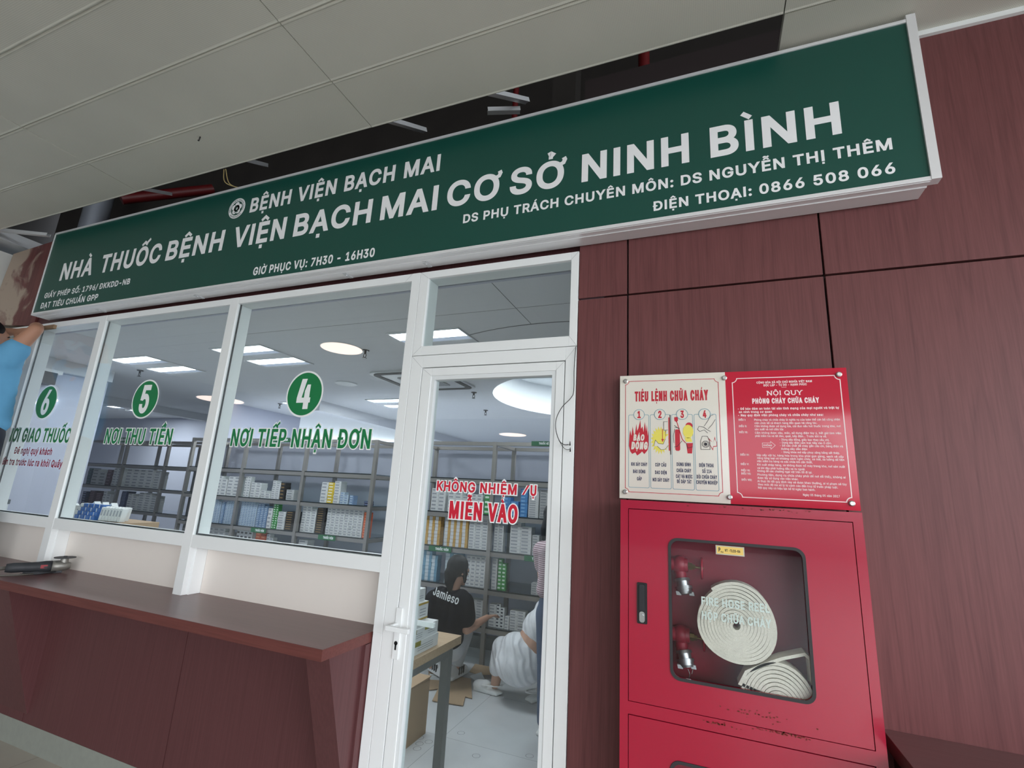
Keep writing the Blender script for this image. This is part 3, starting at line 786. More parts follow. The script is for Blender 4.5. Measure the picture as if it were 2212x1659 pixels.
dr = cab_door(D1, W1, True)
cab_door(D2, (-0.128, 0.28, -1.20, -0.778), False)
b = MB(); b.slab([rrect(-0.232, -0.199, -0.393, -0.263, 0.004)], KY - 0.006, KY - 0.001)
lk = b.build('lock_handle', black, dr, bevel=0.001)
b = MB(); b.slab([rrect(-0.2245, -0.2065, -0.352, -0.268, 0.006)], KY - 0.011, KY - 0.006); b.build('swing_lever', mat('satin_black', (44, 44, 48), 0.3), lk)
b = MB(); b.slab([rrect(-0.2245, -0.2065, -0.388, -0.354, 0.008)], KY - 0.010, KY - 0.006); b.slab([circ(-0.2155, -0.368, 0.006, 16)], KY - 0.0115, KY - 0.010)
b.build('lock_cylinder', mat('chrome', (214, 216, 218), 0.15, 1.0), lk)
# rust flecks along the door's lower edge and frame
b = MB(); random.seed(3)
for (x, z, n, sx, sz) in ((0.02, -0.648, 26, 0.05, 0.004), (0.19, -0.636, 60, 0.09, 0.005), (0.12, -0.600, 40, 0.10, 0.012), (0.17, 0.004, 40, 0.16, 0.004)):
    for i in range(n):
        px, pz, r = x + random.gauss(0, sx * 0.5), z + random.gauss(0, sz * 0.5), random.uniform(0.0006, 0.0022)
        if pz > KT - 0.001: continue
        b.slab([[(px + r * random.uniform(0.7, 2.4) * math.cos(a), pz + r * math.sin(a)) for a in (0, 1.2, 2.3, 3.3, 4.4, 5.4)]], KY - 0.0016, None)
b.build('rust_spots', rust, fc)['kind'] = 'stuff'
# inside-of-glass wording
frost = mat('frosted_letters', (206, 220, 214), 0.6)
line('FIRE HOSE REEL', -0.027, 0.172, -0.309, 0.023, 0.045, 'glass_lettering', dr, frost, KY - 0.0012 + 0.003)
line('HỘP CHỮA CHÁY', -0.027, 0.174, -0.353, 0.023, 0.045, 'glass_lettering', dr, frost, KY - 0.0012 + 0.003)
b = MB(); b.box(0.0225, 0.1085, KY - 0.0006, KY + 0.0014, -0.1485, -0.1195); pt = b.build('name_plate', mat('plate_rim', (196, 190, 176), 0.3, 0.4), dr)
b = MB(); b.box(0.026, 0.105, KY - 0.0012, KY - 0.0006, -0.145, -0.1225); b.build('yellow_plate', mat('plate_yellow', (240, 205, 110), 0.4), pt)
line('VT -TLCS-06', 0.050, 0.096, -0.1375, 0.0075, 0.05, 'plate_lettering', pt, black, KY - 0.0016)
b = MB(); text(b, 'P', 0.031, 0.037, -0.139, 0.012, KY - 0.0016, 0.05); text(b, '96', 0.0375, 0.0455, -0.142, 0.0045, KY - 0.0016, 0.06); b.build('plate_mark', black, pt)

# rolled flat hoses, each standing on edge behind the glass
canvas = mat('canvas_hose', (226, 222, 208), 0.85, noise=0.10, nscale=60, bump=0.5, bscale=350)
def hose(name, cx, cz, r1, turns, squash, label, tail=None, y0=1.840, w=0.060, lean=0.0, core=0.012):
    pts = []; n = int(turns * 44)
    for i in range(n + 1):
        t = i / n; a = 2 * PI * turns * t + 2.2; r = core + (r1 - core) * t
        wob = 1 + 0.025 * math.sin(3 * a + 4 * t) * t
        x = r * math.cos(a) * wob; z = r * math.sin(a) * wob * squash - (1 - t) * r1 * lean
        pts.append((cx + x, cz + z))
    if tail: pts += tail
    th = (r1 - core) / turns * 0.93
    vs, fs = stroke(pts, th)
    b = MB(); m = len(pts)
    b.add([(p[0], y0, p[1]) for p in vs] + [(p[0], y0 + w, p[1]) for p in vs],
          fs + [tuple(reversed([i + 2 * m for i in f])) for f in fs]
          + [(i, i + 1, 2 * m + i + 1, 2 * m + i) for i in range(m - 1)] + [(m + i, 3 * m + i, 3 * m + i + 1, m + i + 1) for i in range(m - 1)]
          + [(0, 2 * m, 3 * m, m), (m - 1, 2 * m - 1, 4 * m - 1, 3 * m - 1)])
    o = b.build(name, canvas); tag(o, label, 'fire hose', 'rolled hoses in the cabinet'); return o
hose('fire_hose', 0.074, -0.358, 0.118, 11, 1.02, 'upper rolled white canvas fire hose in the red cabinet', lean=0.06)
hose('fire_hose', 0.186, -0.553, 0.104, 9.6, 0.98, 'lower rolled white canvas fire hose in the cabinet corner', tail=[(0.079, -0.530), (0.098, -0.494), (0.143, -0.468), (0.20, -0.440), (0.262, -0.418), (0.2765, -0.430), (0.278, -0.50)], lean=0.16)
# two angle valves on a riser at the cabinet's left
brass = mat('dull_brass', (150, 132, 92), 0.4, 0.9); alloy = mat('cast_aluminium', (176, 178, 180), 0.35, 0.9)
for dz, label in ((0, 'upper red hose valve with hand wheel behind the cabinet glass'), (-0.232, 'lower red hose valve with hand wheel behind the cabinet glass')):
    v = thing('hose_valve', (-0.095, 1.944, -0.30 + dz), label, 'valve', 'hose valves in the cabinet')
    b = MB(); b.ell((-0.098, 1.944, -0.205 + dz), 0.030, 0.030, 0.032, 18); b.frus((-0.16, 1.944, -0.205 + dz), (-0.10, 1.944, -0.205 + dz), 0.022, 0.024, 16); b.frus((-0.082, 1.944, -0.205 + dz), (-0.070, 1.944, -0.205 + dz), 0.026, 0.024, 18)
    b.frus((-0.095, 1.943, -0.262 + dz), (-0.098, 1.944, -0.22 + dz), 0.020, 0.022, 16); b.build('valve_body', red_in, v)
    b = MB(); b.frus((-0.070, 1.944, -0.207 + dz), (-0.056, 1.944, -0.208 + dz), 0.013, 0.013, 6, smooth=False); b.frus((-0.056, 1.944, -0.208 + dz), (-0.046, 1.944, -0.209 + dz), 0.009, 0.009, 6, smooth=False); b.frus((-0.046, 1.944, -0.209 + dz), (-0.018, 1.944, -0.211 + dz), 0.0035, 0.0035, 10); b.build('spindle', brass, v)
    b = MB(); ring = [(-0.024, 1.944 + 0.034 * math.cos(a), -0.211 + dz + 0.034 * math.sin(a)) for a in [2 * PI * i / 28 for i in range(29)]]
    b.tube(ring, 0.0038, 8)
    for i in range(4):
        a = PI / 4 + PI / 2 * i; b.bar((-0.024, 1.944, -0.211 + dz), (-0.024, 1.944 + 0.033 * math.cos(a), -0.211 + dz + 0.033 * math.sin(a)), 0.005, 0.005)
    b.build('hand_wheel', red, v)
    b = MB(); p = Vector((-0.091, 1.930, -0.250 + dz)); q = Vector((-0.080, 1.918, -0.300 + dz)); ax = (q - p)
    b.frus(p, p + ax * 0.18, 0.025, 0.027, 20); b.frus(p + ax * 0.18, p + ax * 0.5, 0.022, 0.021, 20); b.frus(p + ax * 0.5, p + ax * 0.68, 0.028, 0.028, 20); b.frus(p + ax * 0.68, p + ax * 0.86, 0.025, 0.025, 20)
    for i in range(2):
        a = PI * i + 0.5; c_ = p + ax * 0.93 + Vector((0.024 * math.cos(a), 0.020 * math.sin(a), 0)); b.obox(c_, (1, 0, 0), (0, 1, 0), ax, 0.008, 0.007, 0.006)
    b.frus(p + ax * 0.86, p + ax * 0.98, 0.024, 0.022, 20); b.frus(p + ax * 0.98, p + ax * 0.99, 0.015, 0.015, 20)
    b.build('coupling', alloy, v)
    if dz < 0:
        b = MB(); b.tube(smooth([(-0.078, 1.915, -0.535), (-0.072, 1.912, -0.55), (-0.076, 1.912, -0.565)]), 0.0012, 6); b.tube(smooth([(-0.062, 1.915, -0.535), (-0.066, 1.912, -0.548)]), 0.0012, 6); b.build('retaining_wire', steel, v)

# ------------------------------------------------------------------ fire safety board: white orders left, red rules right
PX0, PX1, PZ0, PZ1, PY = -0.317, 0.474, 0.0175, 0.5095, 1.962
fb = thing('fire_safety_board', (0.08, 1.97, PZ0), 'acrylic fire safety board, white half beside red half, above hose cabinet', 'notice board')
PM = 0.0805
p_white = mat('board_white', (232, 226, 214), 0.18, coat=0.5); p_red = mat('board_red', (200, 34, 60), 0.08, spec=0.35)
ink_red = mat('ink_red', (196, 34, 52), 0.4); ink_blue = mat('ink_blue', (104, 158, 176), 0.4); ink_navy = mat('ink_navy', (36, 44, 84), 0.4)
ink_white = mat('ink_white', (246, 226, 226), 0.4); ink_yel = mat('ink_yellow', (236, 222, 96), 0.4); ink_dark = mat('ink_dark', (40, 36, 44), 0.4)
pw_ = MB().box(PX0, PM, PY, PY + 0.005, PZ0, PZ1).build('orders_panel', p_white, fb)
pr_ = MB().box(PM, PX1, PY, PY + 0.005, PZ0, PZ1).build('rules_panel', p_red, fb)
MB().box(PX0 + 0.02, PX1 - 0.02, PY + 0.005, 1.9995, PZ0 + 0.02, PZ1 - 0.02).build('spacer', galv, fb)
for x, z in ((-0.294, 0.486), (0.078, 0.486), (0.450, 0.485), (-0.295, 0.042), (0.078, 0.041), (0.450, 0.040)):
    b = MB(); b.frus((x, PY, z), (x, PY - 0.006, z), 0.009, 0.009, 22); b.frus((x, PY - 0.006, z), (x, PY - 0.008, z), 0.009, 0.006, 22)
    b.build('screw_cap', mat('satin_nickel', (196, 194, 190), 0.3, 0.8), fb)
I1, I2, I3 = PY - 0.0004, PY - 0.0008, PY - 0.0012
def frame_notched(mb, x0, x1, z0, z1, r, t, y, mi=0):
    def lp(k):
        pts = []
        for cx, cz, a0 in ((x1, z1, 270), (x0, z1, 360), (x0, z0, 90), (x1, z0, 180)):
            for i in range(7):
                a = math.radians(a0 - 90 * i / 6); pts.append((cx + (r + k) * math.cos(a) , cz + (r + k) * math.sin(a)))
        o = []
        for i, p in enumerate(pts): o.append((min(max(p[0], x0 + k), x1 - k), min(max(p[1], z0 + k), z1 - k)))
        return o
    mb.slab([lp(0), lp(t)[::-1]], y, None, mi)
b = MB(); frame_notched(b, -0.296, 0.0565, 0.042, 0.486, 0.014, 0.0022, I1); b.build('border', ink_red, pw_)
b = MB(); frame_notched(b, 0.103, 0.4535, 0.042, 0.484, 0.016, 0.003, I1); b.build('border', ink_white, pr_)
line('TIÊU LỆNH CHỮA CHÁY', -0.258, 0.018, 0.403, 0.037, 0.06, 'heading', pw_, ink_red, I1)
PB = ((-0.283, -0.203), (-0.199, -0.122), (-0.118, -0.040), (-0.036, 0.044))
b = MB()
for i, (x0, x1) in enumerate(PB):
    b.slab([rrect(x0, x1, 0.060, 0.347, 0.006), rrect(x0 + 0.0016, x1 - 0.0016, 0.0616, 0.3454, 0.005)[::-1]], I1, None)
b.build('picture_frames', ink_blue, pw_)
b = MB(); c_ = MB(); n_ = MB()
for (cx, s) in ((-0.241, '1'), (-0.161, '2'), (-0.078, '3'), (0.003, '4')):
    b.slab([circ(cx, 0.347, 0.0215, 32)], I2, None)
    c_.slab([circ(cx, 0.347, 0.0215, 32), circ(cx, 0.347, 0.0197, 32)[::-1]], I3, None)
    text(n_, s, cx - 0.0065, cx + 0.0065, 0.334, 0.026, I3, 0.06)
b.build('step_disc', p_white, pw_); c_.build('step_ring', ink_blue, pw_); n_.build('step_number', ink_red, pw_)
# picture 1: flames with the alarm words
def poly(mb, pts, y, mi=0): mb.slab([pts], y, None, mi)
fl = [(-0.281, 0.222), (-0.279, 0.262), (-0.276, 0.285), (-0.271, 0.262), (-0.266, 0.300), (-0.262, 0.270), (-0.257, 0.268), (-0.252, 0.310), (-0.249, 0.282), (-0.244, 0.292), (-0.236, 0.326), (-0.234, 0.290), (-0.228, 0.300), (-0.224, 0.276), (-0.219, 0.318), (-0.214, 0.280), (-0.211, 0.306), (-0.208, 0.262), (-0.205, 0.285), (-0.205, 0.225),
      (-0.209, 0.206), (-0.215, 0.198), (-0.222, 0.190), (-0.230, 0.200), (-0.238, 0.192), (-0.249, 0.184), (-0.256, 0.196), (-0.268, 0.190), (-0.276, 0.200)]
b = MB(); poly(b, fl, I1); pic = b.build('flame_picture', ink_red, pw_)
b = MB(); text(b, 'BÁO', -0.264, -0.222, 0.244, 0.022, I2, 0.08, shear=0.1); text(b, 'ĐỘNG', -0.272, -0.210, 0.210, 0.026, I2, 0.08, shear=0.1); b.build('flame_words', p_white, pic)
# picture 2: hand pulling a knife switch
cx, cz = -0.162, 0.245; star = []
for i in range(40): r = 0.046 if i % 2 else 0.034; a = 2 * PI * i / 40; star.append((max(cx + r * 0.78 * math.cos(a), -0.197), cz + r * 1.2 * math.sin(a)))
b = MB(); poly(b, star, I1); pic = b.build('switch_picture', ink_yel, pw_)
b = MB(); poly(b, [(-0.185, 0.222), (-0.179, 0.246), (-0.168, 0.232), (-0.150, 0.230), (-0.138, 0.262), (-0.131, 0.262), (-0.131, 0.226), (-0.143, 0.210), (-0.158, 0.208), (-0.172, 0.222)], I2); poly(b, rect(-0.147, -0.132, 0.284, 0.318), I2); b.build('hand_shape', p_white, pic)
b = MB()
for ln_ in ([(-0.185, 0.222), (-0.179, 0.246), (-0.168, 0.232), (-0.150, 0.230), (-0.142, 0.250)], [(-0.172, 0.222), (-0.158, 0.208), (-0.143, 0.210), (-0.131, 0.226)], [(-0.147, 0.284), (-0.147, 0.318), (-0.132, 0.318)], [(-0.147, 0.284), (-0.132, 0.286)], [(-0.140, 0.262), (-0.140, 0.284)]):
    vs, fs = stroke(ln_, 0.0013); b.add([(p[0], I3, p[1]) for p in vs], fs)
poly(b, rect(-0.1245, -0.121, 0.19, 0.345), I2); b.build('line_work', ink_dark, pic)
b = MB(); poly(b, rect(-0.1295, -0.1252, 0.205, 0.335), I2); poly(b, [(-0.153, 0.29), (-0.151, 0.29), (-0.151, 0.25), (-0.147, 0.25), (-0.152, 0.238), (-0.157, 0.25), (-0.153, 0.25)], I3); b.build('red_marks', ink_red, pic)
# picture 3: extinguisher, shovel, sand and bucket
b = MB(); poly(b, rrect(-0.106, -0.088, 0.205, 0.288, 0.007), I1); poly(b, [(-0.066, 0.235), (-0.042, 0.236), (-0.046, 0.196), (-0.062, 0.196)], I1); poly(b, circ(-0.054, 0.302, 0.013, 16), I1)
vs, fs = stroke([(-0.099, 0.320), (-0.080, 0.250), (-0.068, 0.236)], 0.003); b.add([(p[0], I1, p[1]) for p in vs], fs); poly(b, [(-0.108, 0.335), (-0.094, 0.338), (-0.094, 0.322), (-0.100, 0.316), (-0.107, 0.322)], I1); pic = b.build('extinguisher_picture', ink_red, pw_)
b = MB(); poly(b, circ(-0.058, 0.280, 0.019, 18, 0.026), I2); poly(b, [(-0.072, 0.256), (-0.048, 0.256), (-0.044, 0.240), (-0.066, 0.240)], I2); b.build('sand', ink_yel, pic)
b = MB()
for ln_ in ([(-0.106, 0.296), (-0.088, 0.292)], [(-0.108, 0.304), (-0.090, 0.290)], [(-0.106, 0.290), (-0.112, 0.262), (-0.110, 0.235)], [(-0.110, 0.220), (-0.098, 0.222), (-0.080, 0.244)], [(-0.066, 0.236), (-0.060, 0.216), (-0.043, 0.222)]):
    vs, fs = stroke(ln_, 0.0016); b.add([(p[0], I3, p[1]) for p in vs], fs)
b.build('line_work', ink_dark, pic)
# picture 4: telephone and hand with receiver
b = MB(); poly(b, [(0.012, 0.258), (0.030, 0.236), (0.036, 0.262), (0.039, 0.240), (0.043, 0.244), (0.043, 0.224), (0.030, 0.222), (0.028, 0.208), (0.018, 0.228)], I1); pic = b.build('telephone_picture', ink_red, pw_)
b = MB(); poly(b, [(0.014, 0.250), (0.030, 0.237), (0.035, 0.252), (0.0385, 0.241), (0.041, 0.245), (0.041, 0.226), (0.029, 0.225), (0.027, 0.215), (0.019, 0.229)], I2); b.build('arrow_fill', p_white, pic)
b = MB()
for ln_ in ([(-0.014, 0.212), (-0.014, 0.244), (-0.008, 0.262), (0.010, 0.262), (0.018, 0.244), (0.018, 0.212), (-0.014, 0.212)], [(-0.024, 0.288), (-0.018, 0.300), (-0.002, 0.297), (0.012, 0.286), (0.022, 0.280)], [(-0.024, 0.288), (-0.016, 0.280), (0.000, 0.286), (0.012, 0.274)], [(0.000, 0.300), (0.012, 0.318), (0.024, 0.340), (0.034, 0.344)], [(0.014, 0.290), (0.028, 0.306), (0.040, 0.326)]):
    vs, fs = stroke(ln_, 0.0015); b.add([(p[0], I3, p[1]) for p in vs], fs)
b.slab([circ(0.003, 0.232, 0.013, 24), circ(0.003, 0.232, 0.0112, 24)[::-1]], I3, None); poly(b, circ(0.003, 0.232, 0.006, 16), I3)
for i in range(9):
    a = 2 * PI * i / 9; poly(b, circ(0.003 + 0.0088 * math.cos(a), 0.232 + 0.0088 * math.sin(a), 0.0014, 8), I3)
b.build('line_work', ink_dark, pic)
caps = (('KHI XẢY CHÁY', -0.272, -0.211, 0.144), ('BÁO ĐỘNG', -0.265, -0.218, 0.116), ('GẤP', -0.250, -0.232, 0.088),
                     ('CÚP CẦU', -0.181, -0.140, 0.144), ('DAO ĐIỆN', -0.182, -0.139, 0.115), ('NƠI XẢY CHÁY', -0.191, -0.130, 0.087),
                     ('DÙNG BÌNH', -0.102, -0.052, 0.148), ('CHỮA CHÁY', -0.103, -0.051, 0.125), ('CÁT VÀ NƯỚC', -0.106, -0.047, 0.103), ('ĐỂ DẬP TẮT', -0.102, -0.051, 0.084),
                     ('ĐIỆN THOẠI', -0.022, 0.028, 0.147), ('SỐ 114', -0.012, 0.020, 0.125), ('ĐỘI CHỮA CHÁY', -0.032, 0.038, 0.104), ('CHUYÊN NGHIỆP', -0.034, 0.039, 0.084))
for g0, g1 in ((0, 3), (3, 6), (6, 10), (10, 14)):
    cp = MB()
    for s, x0, x1, z in caps[g0:g1]: text(cp, s, x0, x1, z, 0.0125, I1, 0.045)
    cp.build('caption', ink_navy, pw_)
tx = MB()
text(tx, 'CỘNG HÒA XÃ HỘI CHỦ NGHĨA VIỆT NAM', 0.187, 0.366, 0.4605, 0.0075, I1, 0.05)
text(tx, 'ĐỘC LẬP - TỰ DO - HẠNH PHÚC', 0.210, 0.349, 0.4495, 0.0075, I1, 0.05)
tx.add([(0.268, I1, 0.4435), (0.284, I1, 0.4435), (0.284, I1, 0.4447), (0.268, I1, 0.4447)], [(0, 1, 2, 3)])
text(tx, 'NỘI QUY', 0.220, 0.333, 0.415, 0.0165, I1, 0.03, serif=True)
text(tx, 'PHÒNG CHÁY CHỮA CHÁY', 0.169, 0.383, 0.3855, 0.0175, I1, 0.07)
for s, x0, x1, z in (('- Để bảo đảm an toàn tài sản tính mạng của mọi người và trật tự', 0.119, 0.440, 0.362), ('an ninh trong cơ quan', 0.122, 0.232, 0.350), ('- Nay quy định việc phòng cháy và chữa cháy như sau:', 0.119, 0.392, 0.3375)):
    text(tx, s, x0, x1, z, 0.0078, I1, 0.055)
for s, x0, x1, z in (('Phòng cháy và chữa cháy là nghĩa vụ của toàn thể cán bộ công nhân', 0.172, 0.440, 0.3205), ('viên chức kể cả khách hàng đến quan hệ công tác.', 0.172, 0.371, 0.3085),
    ('Cấm không được sử dụng lửa, củi đun nấu hút thuốc trong kho, nơi', 0.172, 0.440, 0.297), ('sản xuất và nơi cấm lửa', 0.172, 0.264, 0.2855),
    ('Cấm không được câu, mắc, sử dụng điện tùy ý, hết giờ làm việc', 0.172, 0.440, 0.2725), ('phải kiểm tra và tắt đèn, quạt, bếp điện... Trước khi ra về.', 0.172, 0.396, 0.261),
    ('- Dùng dây đồng, giấy bạc thay cầu chì.', 0.249, 0.403, 0.2485), ('- Dùng dây điện cắm trực tiếp vào ổ cắm.', 0.250, 0.409, 0.2375), ('- Để các chất dễ cháy gần cầu chì, bảng điện và', 0.250, 0.441, 0.227), ('đường dây dẫn điện', 0.253, 0.334, 0.2155), ('- Dùng khóa mở nắp phuy xăng bằng sắt thép.', 0.253, 0.430, 0.204),
    ('Sắp xếp vật tư, hàng hóa trong kho phải gọn gàng, sạch sẽ xếp', 0.173, 0.440, 0.1915), ('riêng từng loại có khoảng cách ngăn cháy, xa mái, xa tường để tiện', 0.174, 0.441, 0.181), ('việc kiểm tra hàng và cứu chữa khi cần thiết.', 0.173, 0.347, 0.170),
    ('Khi xuất nhập hàng, xe không được nổ máy trong kho, nơi sản xuất', 0.173, 0.441, 0.1575), ('và khi đậu phải hướng đầu xe ra ngoài.', 0.173, 0.323, 0.1455), ('Không để các chướng ngại vật trên lối đi lại.', 0.173, 0.343, 0.135),
    ('Phương tiện, dụng cụ chữa cháy phải để nơi dễ thấy, không ai', 0.172, 0.440, 0.122), ('được lấy sử dụng vào việc khác.', 0.172, 0.300, 0.1105),
    ('Ai thực thi tốt quy định này sẽ được khen thưởng, ai vi phạm sẽ tùy', 0.171, 0.441, 0.099), ('theo mức độ mà xử lý từ cảnh cáo đến truy tố trước pháp luật.', 0.172, 0.415, 0.0875), ('Nội quy này có hiệu lực kể từ ngày ban hành.', 0.172, 0.348, 0.076), ('Ngày 05 tháng 05 năm 2017', 0.310, 0.418, 0.058)):
    text(tx, s, x0, x1, z, 0.0070, I1, 0.03)
for s, z in (('ĐIỀU I:', 0.321), ('ĐIỀU II:', 0.297), ('ĐIỀU III:', 0.2745), ('ĐIỀU IV:', 0.192), ('ĐIỀU V:', 0.158), ('ĐIỀU VI:', 0.1355), ('ĐIỀU VII:', 0.124), ('ĐIỀU VIII:', 0.102)):
    text(tx, s, 0.120, None, z, 0.0068, I1, 0.04, width=0.72)
vs, fs = stroke([(0.194, 0.223), (0.194, 0.239), (0.221, 0.239), (0.221, 0.245), (0.2355, 0.231), (0.221, 0.217), (0.221, 0.223), (0.1935, 0.223)], 0.0013); tx.add([(p[0], I1, p[1]) for p in vs], fs)
text(tx, 'KHÔNG', 0.1975, 0.2245, 0.228, 0.0055, I1, 0.05)
tx.build('rules_text', ink_white, pr_)
# ------------------------------------------------------------------ shop interior shell
wallp = mat('lavender_white_paint', (190, 193, 208), 0.8)
ceilp = mat('interior_ceiling_paint', (222, 224, 226), 0.85)
IC = 1.2                                   # interior ceiling, 2.8 m above the floor
MB().box(-13, 3.2, 2.036, 11, FZ - 0.2, FZ).build('floor', floor_mat('pale_polished_floor', (214, 216, 218), 0.8))['kind'] = 'structure'
DCX, DCY, DH, DR = -1.05, 5.75, 1.6, 1.42
b = MB()
for (x0, x1, y0, y1) in ((-13, DCX - DH, 2.13, 11), (DCX + DH, 3.2, 2.13, 11), (DCX - DH, DCX + DH, 2.13, DCY - DH), (DCX - DH, DCX + DH, DCY + DH, 11)):
    b.box(x0, x1, y0, y1, IC, IC + 0.05)
n = 64; ring = []; out = []
for i in range(n):
    a = 2 * PI * i / n; c, s = math.cos(a), math.sin(a); k = DH / max(abs(c), abs(s))
    ring.append((DCX + DR * c, DCY + DR * s)); out.append((DCX + k * c, DCY + k * s))
b.add([(p[0], p[1], IC) for p in out] + [(p[0], p[1], IC) for p in ring], [(i, n + i, n + (i + 1) % n, (i + 1) % n) for i in range(n)])
b.build('ceiling', ceilp)['kind'] = 'structure'
b = MB(); b.add([(p[0], p[1], IC) for p in ring] + [(p[0], p[1], IC + 0.42) for p in ring], [(i, n + i, n + (i + 1) % n, (i + 1) % n) for i in range(n)])
b.add([(p[0], p[1], IC + 0.42) for p in ring], [tuple(range(n))])
b.build('ceiling_dome', mat('dome_white', (240, 244, 246), 0.7))['kind'] = 'structure'
b = MB(); b.bar((-1.12, 2.15, IC - 0.0005), (-1.12, 3.05, IC - 0.0005), 0.004, 0.001); b.bar((-3.6, 2.75, IC - 0.0005), (-0.45, 2.75, IC - 0.0005), 0.003, 0.001)
b.tube([(-1.12 + 1.9 * math.sin(a) + 0.1, 5.1 - 2.05 * math.cos(a), IC) for a in [-0.5 + 0.06 * i for i in range(20)]], 0.004, 6)
b.build('ceiling_seams', mat('ceiling_seam', (120, 122, 124), 0.8))['kind'] = 'structure'
MB().box(-13, 3.2, 2.13, 11, 1.7, 1.75).build('ceiling_deck', ceilp)['kind'] = 'structure'
MB().box(-6.9, -6.70, 2.13, 3.50, FZ, IC).build('wall_left', wallp)['kind'] = 'structure'
MB().box(-13, -6.9, 2.13, 2.2, FZ, IC).build('wall_left_return', wallp)['kind'] = 'structure'
MB().box(-13, -7.0, 6.68, 6.8, FZ, IC).build('wall_back', wallp)['kind'] = 'structure'
MB().box(-7.0, 3.2, 5.28, 5.36, FZ, 0.60).build('wall_back_partition', wallp)['kind'] = 'structure'
MB().box(-7.05, -6.95, 5.28, 6.8, FZ, IC).build('wall_back_return', wallp)['kind'] = 'structure'
MB().box(-7, 3.2, 10.4, 10.5, FZ, IC).build('wall_back_far', wallp)['kind'] = 'structure'
MB().box(3.2, 3.3, 2.0, 11, FZ, IC).build('wall_right', wallp)['kind'] = 'structure'
MB().box(-13.1, -13, 2.0, 11, FZ, IC).build('wall_left_far', wallp)['kind'] = 'structure'
MB().box(-5.32, -5.15, 5.36, 10.4, 1.05, IC).build('ceiling_beam', mat('beam_white', (226, 228, 232), 0.7))['kind'] = 'structure'
MB().box(-9.05, -8.87, 4.2, 6.68, 1.08, IC).build('ceiling_beam', ceilp)['kind'] = 'structure'
MB().box(-6.70, -6.62, 2.13, 3.5, 1.07, IC).build('ceiling_cornice', ceilp)['kind'] = 'structure'
MB().box(-0.506, -0.40, 2.02, 2.25, FZ, IC).build('wall_right_jamb', wallp)['kind'] = 'structure'
MB().box(-6.7, -0.41, 2.13, 2.15, HEAD - 0.03, IC).build('wall_front_lintel', wallp)['kind'] = 'structure'
MB().box(-6.4, -1.40, 2.13, 2.18, FZ, SB).build('wall_front_inside', wallp)['kind'] = 'structure'
MB().box(-6.9, 3.2, 5.18, 5.28, FZ, FZ + 0.12).build('baseboard_back', mat('grey_base', (120, 124, 124), 0.6))['kind'] = 'structure'

# ------------------------------------------------------------------ ceiling fittings
lamp_on = mat('lit_panel', (236, 244, 255), 0.5, emit=5.0)
lamp_dim = mat('louvre_reflector', (176, 186, 206), 0.4, emit=0.35)
round_on = mat('warm_round_diffuser', (255, 226, 214), 0.5, emit=0.75)
def troffer(x, y, label, w=0.62, dome=False):
    z = IC if not dome else IC + 0.42
    t = thing('ceiling_light', (x, y, z - 0.01), label, 'ceiling light', 'square ceiling lights')
    f = MB()
    for (x0, x1, y0, y1) in ((-w / 2 - 0.012, w / 2 + 0.012, -0.335, -0.312), (-w / 2 - 0.012, w / 2 + 0.012, 0.312, 0.335), (-w / 2 - 0.012, -w / 2, -0.312, 0.312), (w / 2, w / 2 + 0.012, -0.312, 0.312), (-w / 2, w / 2, -0.075, 0.075)):
        f.box(x + x0, x + x1, y + y0, y + y1, z - 0.010, z + 0.0)
    f.build('lamp_frame', ceilp, t)
    for s in (-1, 1):
        y0, y1 = y + (-0.312 if s < 0 else 0.075), y + (-0.075 if s < 0 else 0.312)
        MB().box(x - w / 2, x + w / 2, y0 + 0.0, y1 - 0.075, z - 0.006, z - 0.001).build('lamp_diffuser', lamp_on, t)
        MB().box(x - w / 2, x + w / 2, y1 - 0.075, y1, z - 0.006, z - 0.001).build('reflector', lamp_dim, t)
    li = bpy.data.lights.new('lamp_light', 'AREA'); li.shape = 'RECTANGLE'; li.size = w; li.size_y = 0.6; li.energy = 50 if dome else (24 if y > 5 else 11); li.color = (0.93, 0.96, 1.0)
    lo = bpy.data.objects.new('lamp_light', li); COL.objects.link(lo); lo.parent = t; lo.location = (0, 0, -0.02)
    return t
for x, y, l in ((-5.62, 3.36, 'square ceiling light with two bright strips, above figure five'), (-3.99, 3.32, 'square ceiling light with two bright strips, above left of figure four'),
                (-1.99, 3.32, 'square ceiling light seen through the transom above the door'), (-9.86, 5.68, 'far square ceiling light partly behind figure five'),
                (-5.66, 5.74, 'far square ceiling light partly behind figure four'), (-4.05, 5.70, 'far square ceiling light right of figure four beside the door post')):
    troffer(x, y, l)
troffer(-1.30, 5.75, 'bright ceiling light inside the round ceiling recess seen through the door', dome=True)
def disc(x, y, r, label, z=IC, m=None):
    t = thing('round_ceiling_light', (x, y, z), label, 'round light', 'round ceiling lights')
    b = MB(); b.frus((x, y, z), (x, y, z - 0.006), r, r, 40); b.build('lamp_rim', white_shade, t)
    b = MB(); b.frus((x, y, z - 0.006), (x, y, z - 0.009), r * 0.96, r * 0.96, 40); b.build('lamp_diffuser', m or round_on, t)
disc(-2.975, 3.255, 0.185, 'pinkish round ceiling light left of the sprinkler, above right of figure four')
disc(-6.9, 5.13, 0.33, 'pinkish round ceiling light behind the mullion between figures five and four')
disc(-9.31, 5.02, 0.14, 'small pinkish round ceiling light left of figure five')
disc(-3.55, 8.92, 0.28, 'pinkish round ceiling light seen through the door glass above the rack')
disc(-3.946, 4.472, 0.13, 'grey unlit round ceiling fitting right of figure four', m=mat('unlit_diffuser', (170, 174, 176), 0.5))
dk = mat('dark_bronze', (66, 64, 64), 0.4, 0.6)
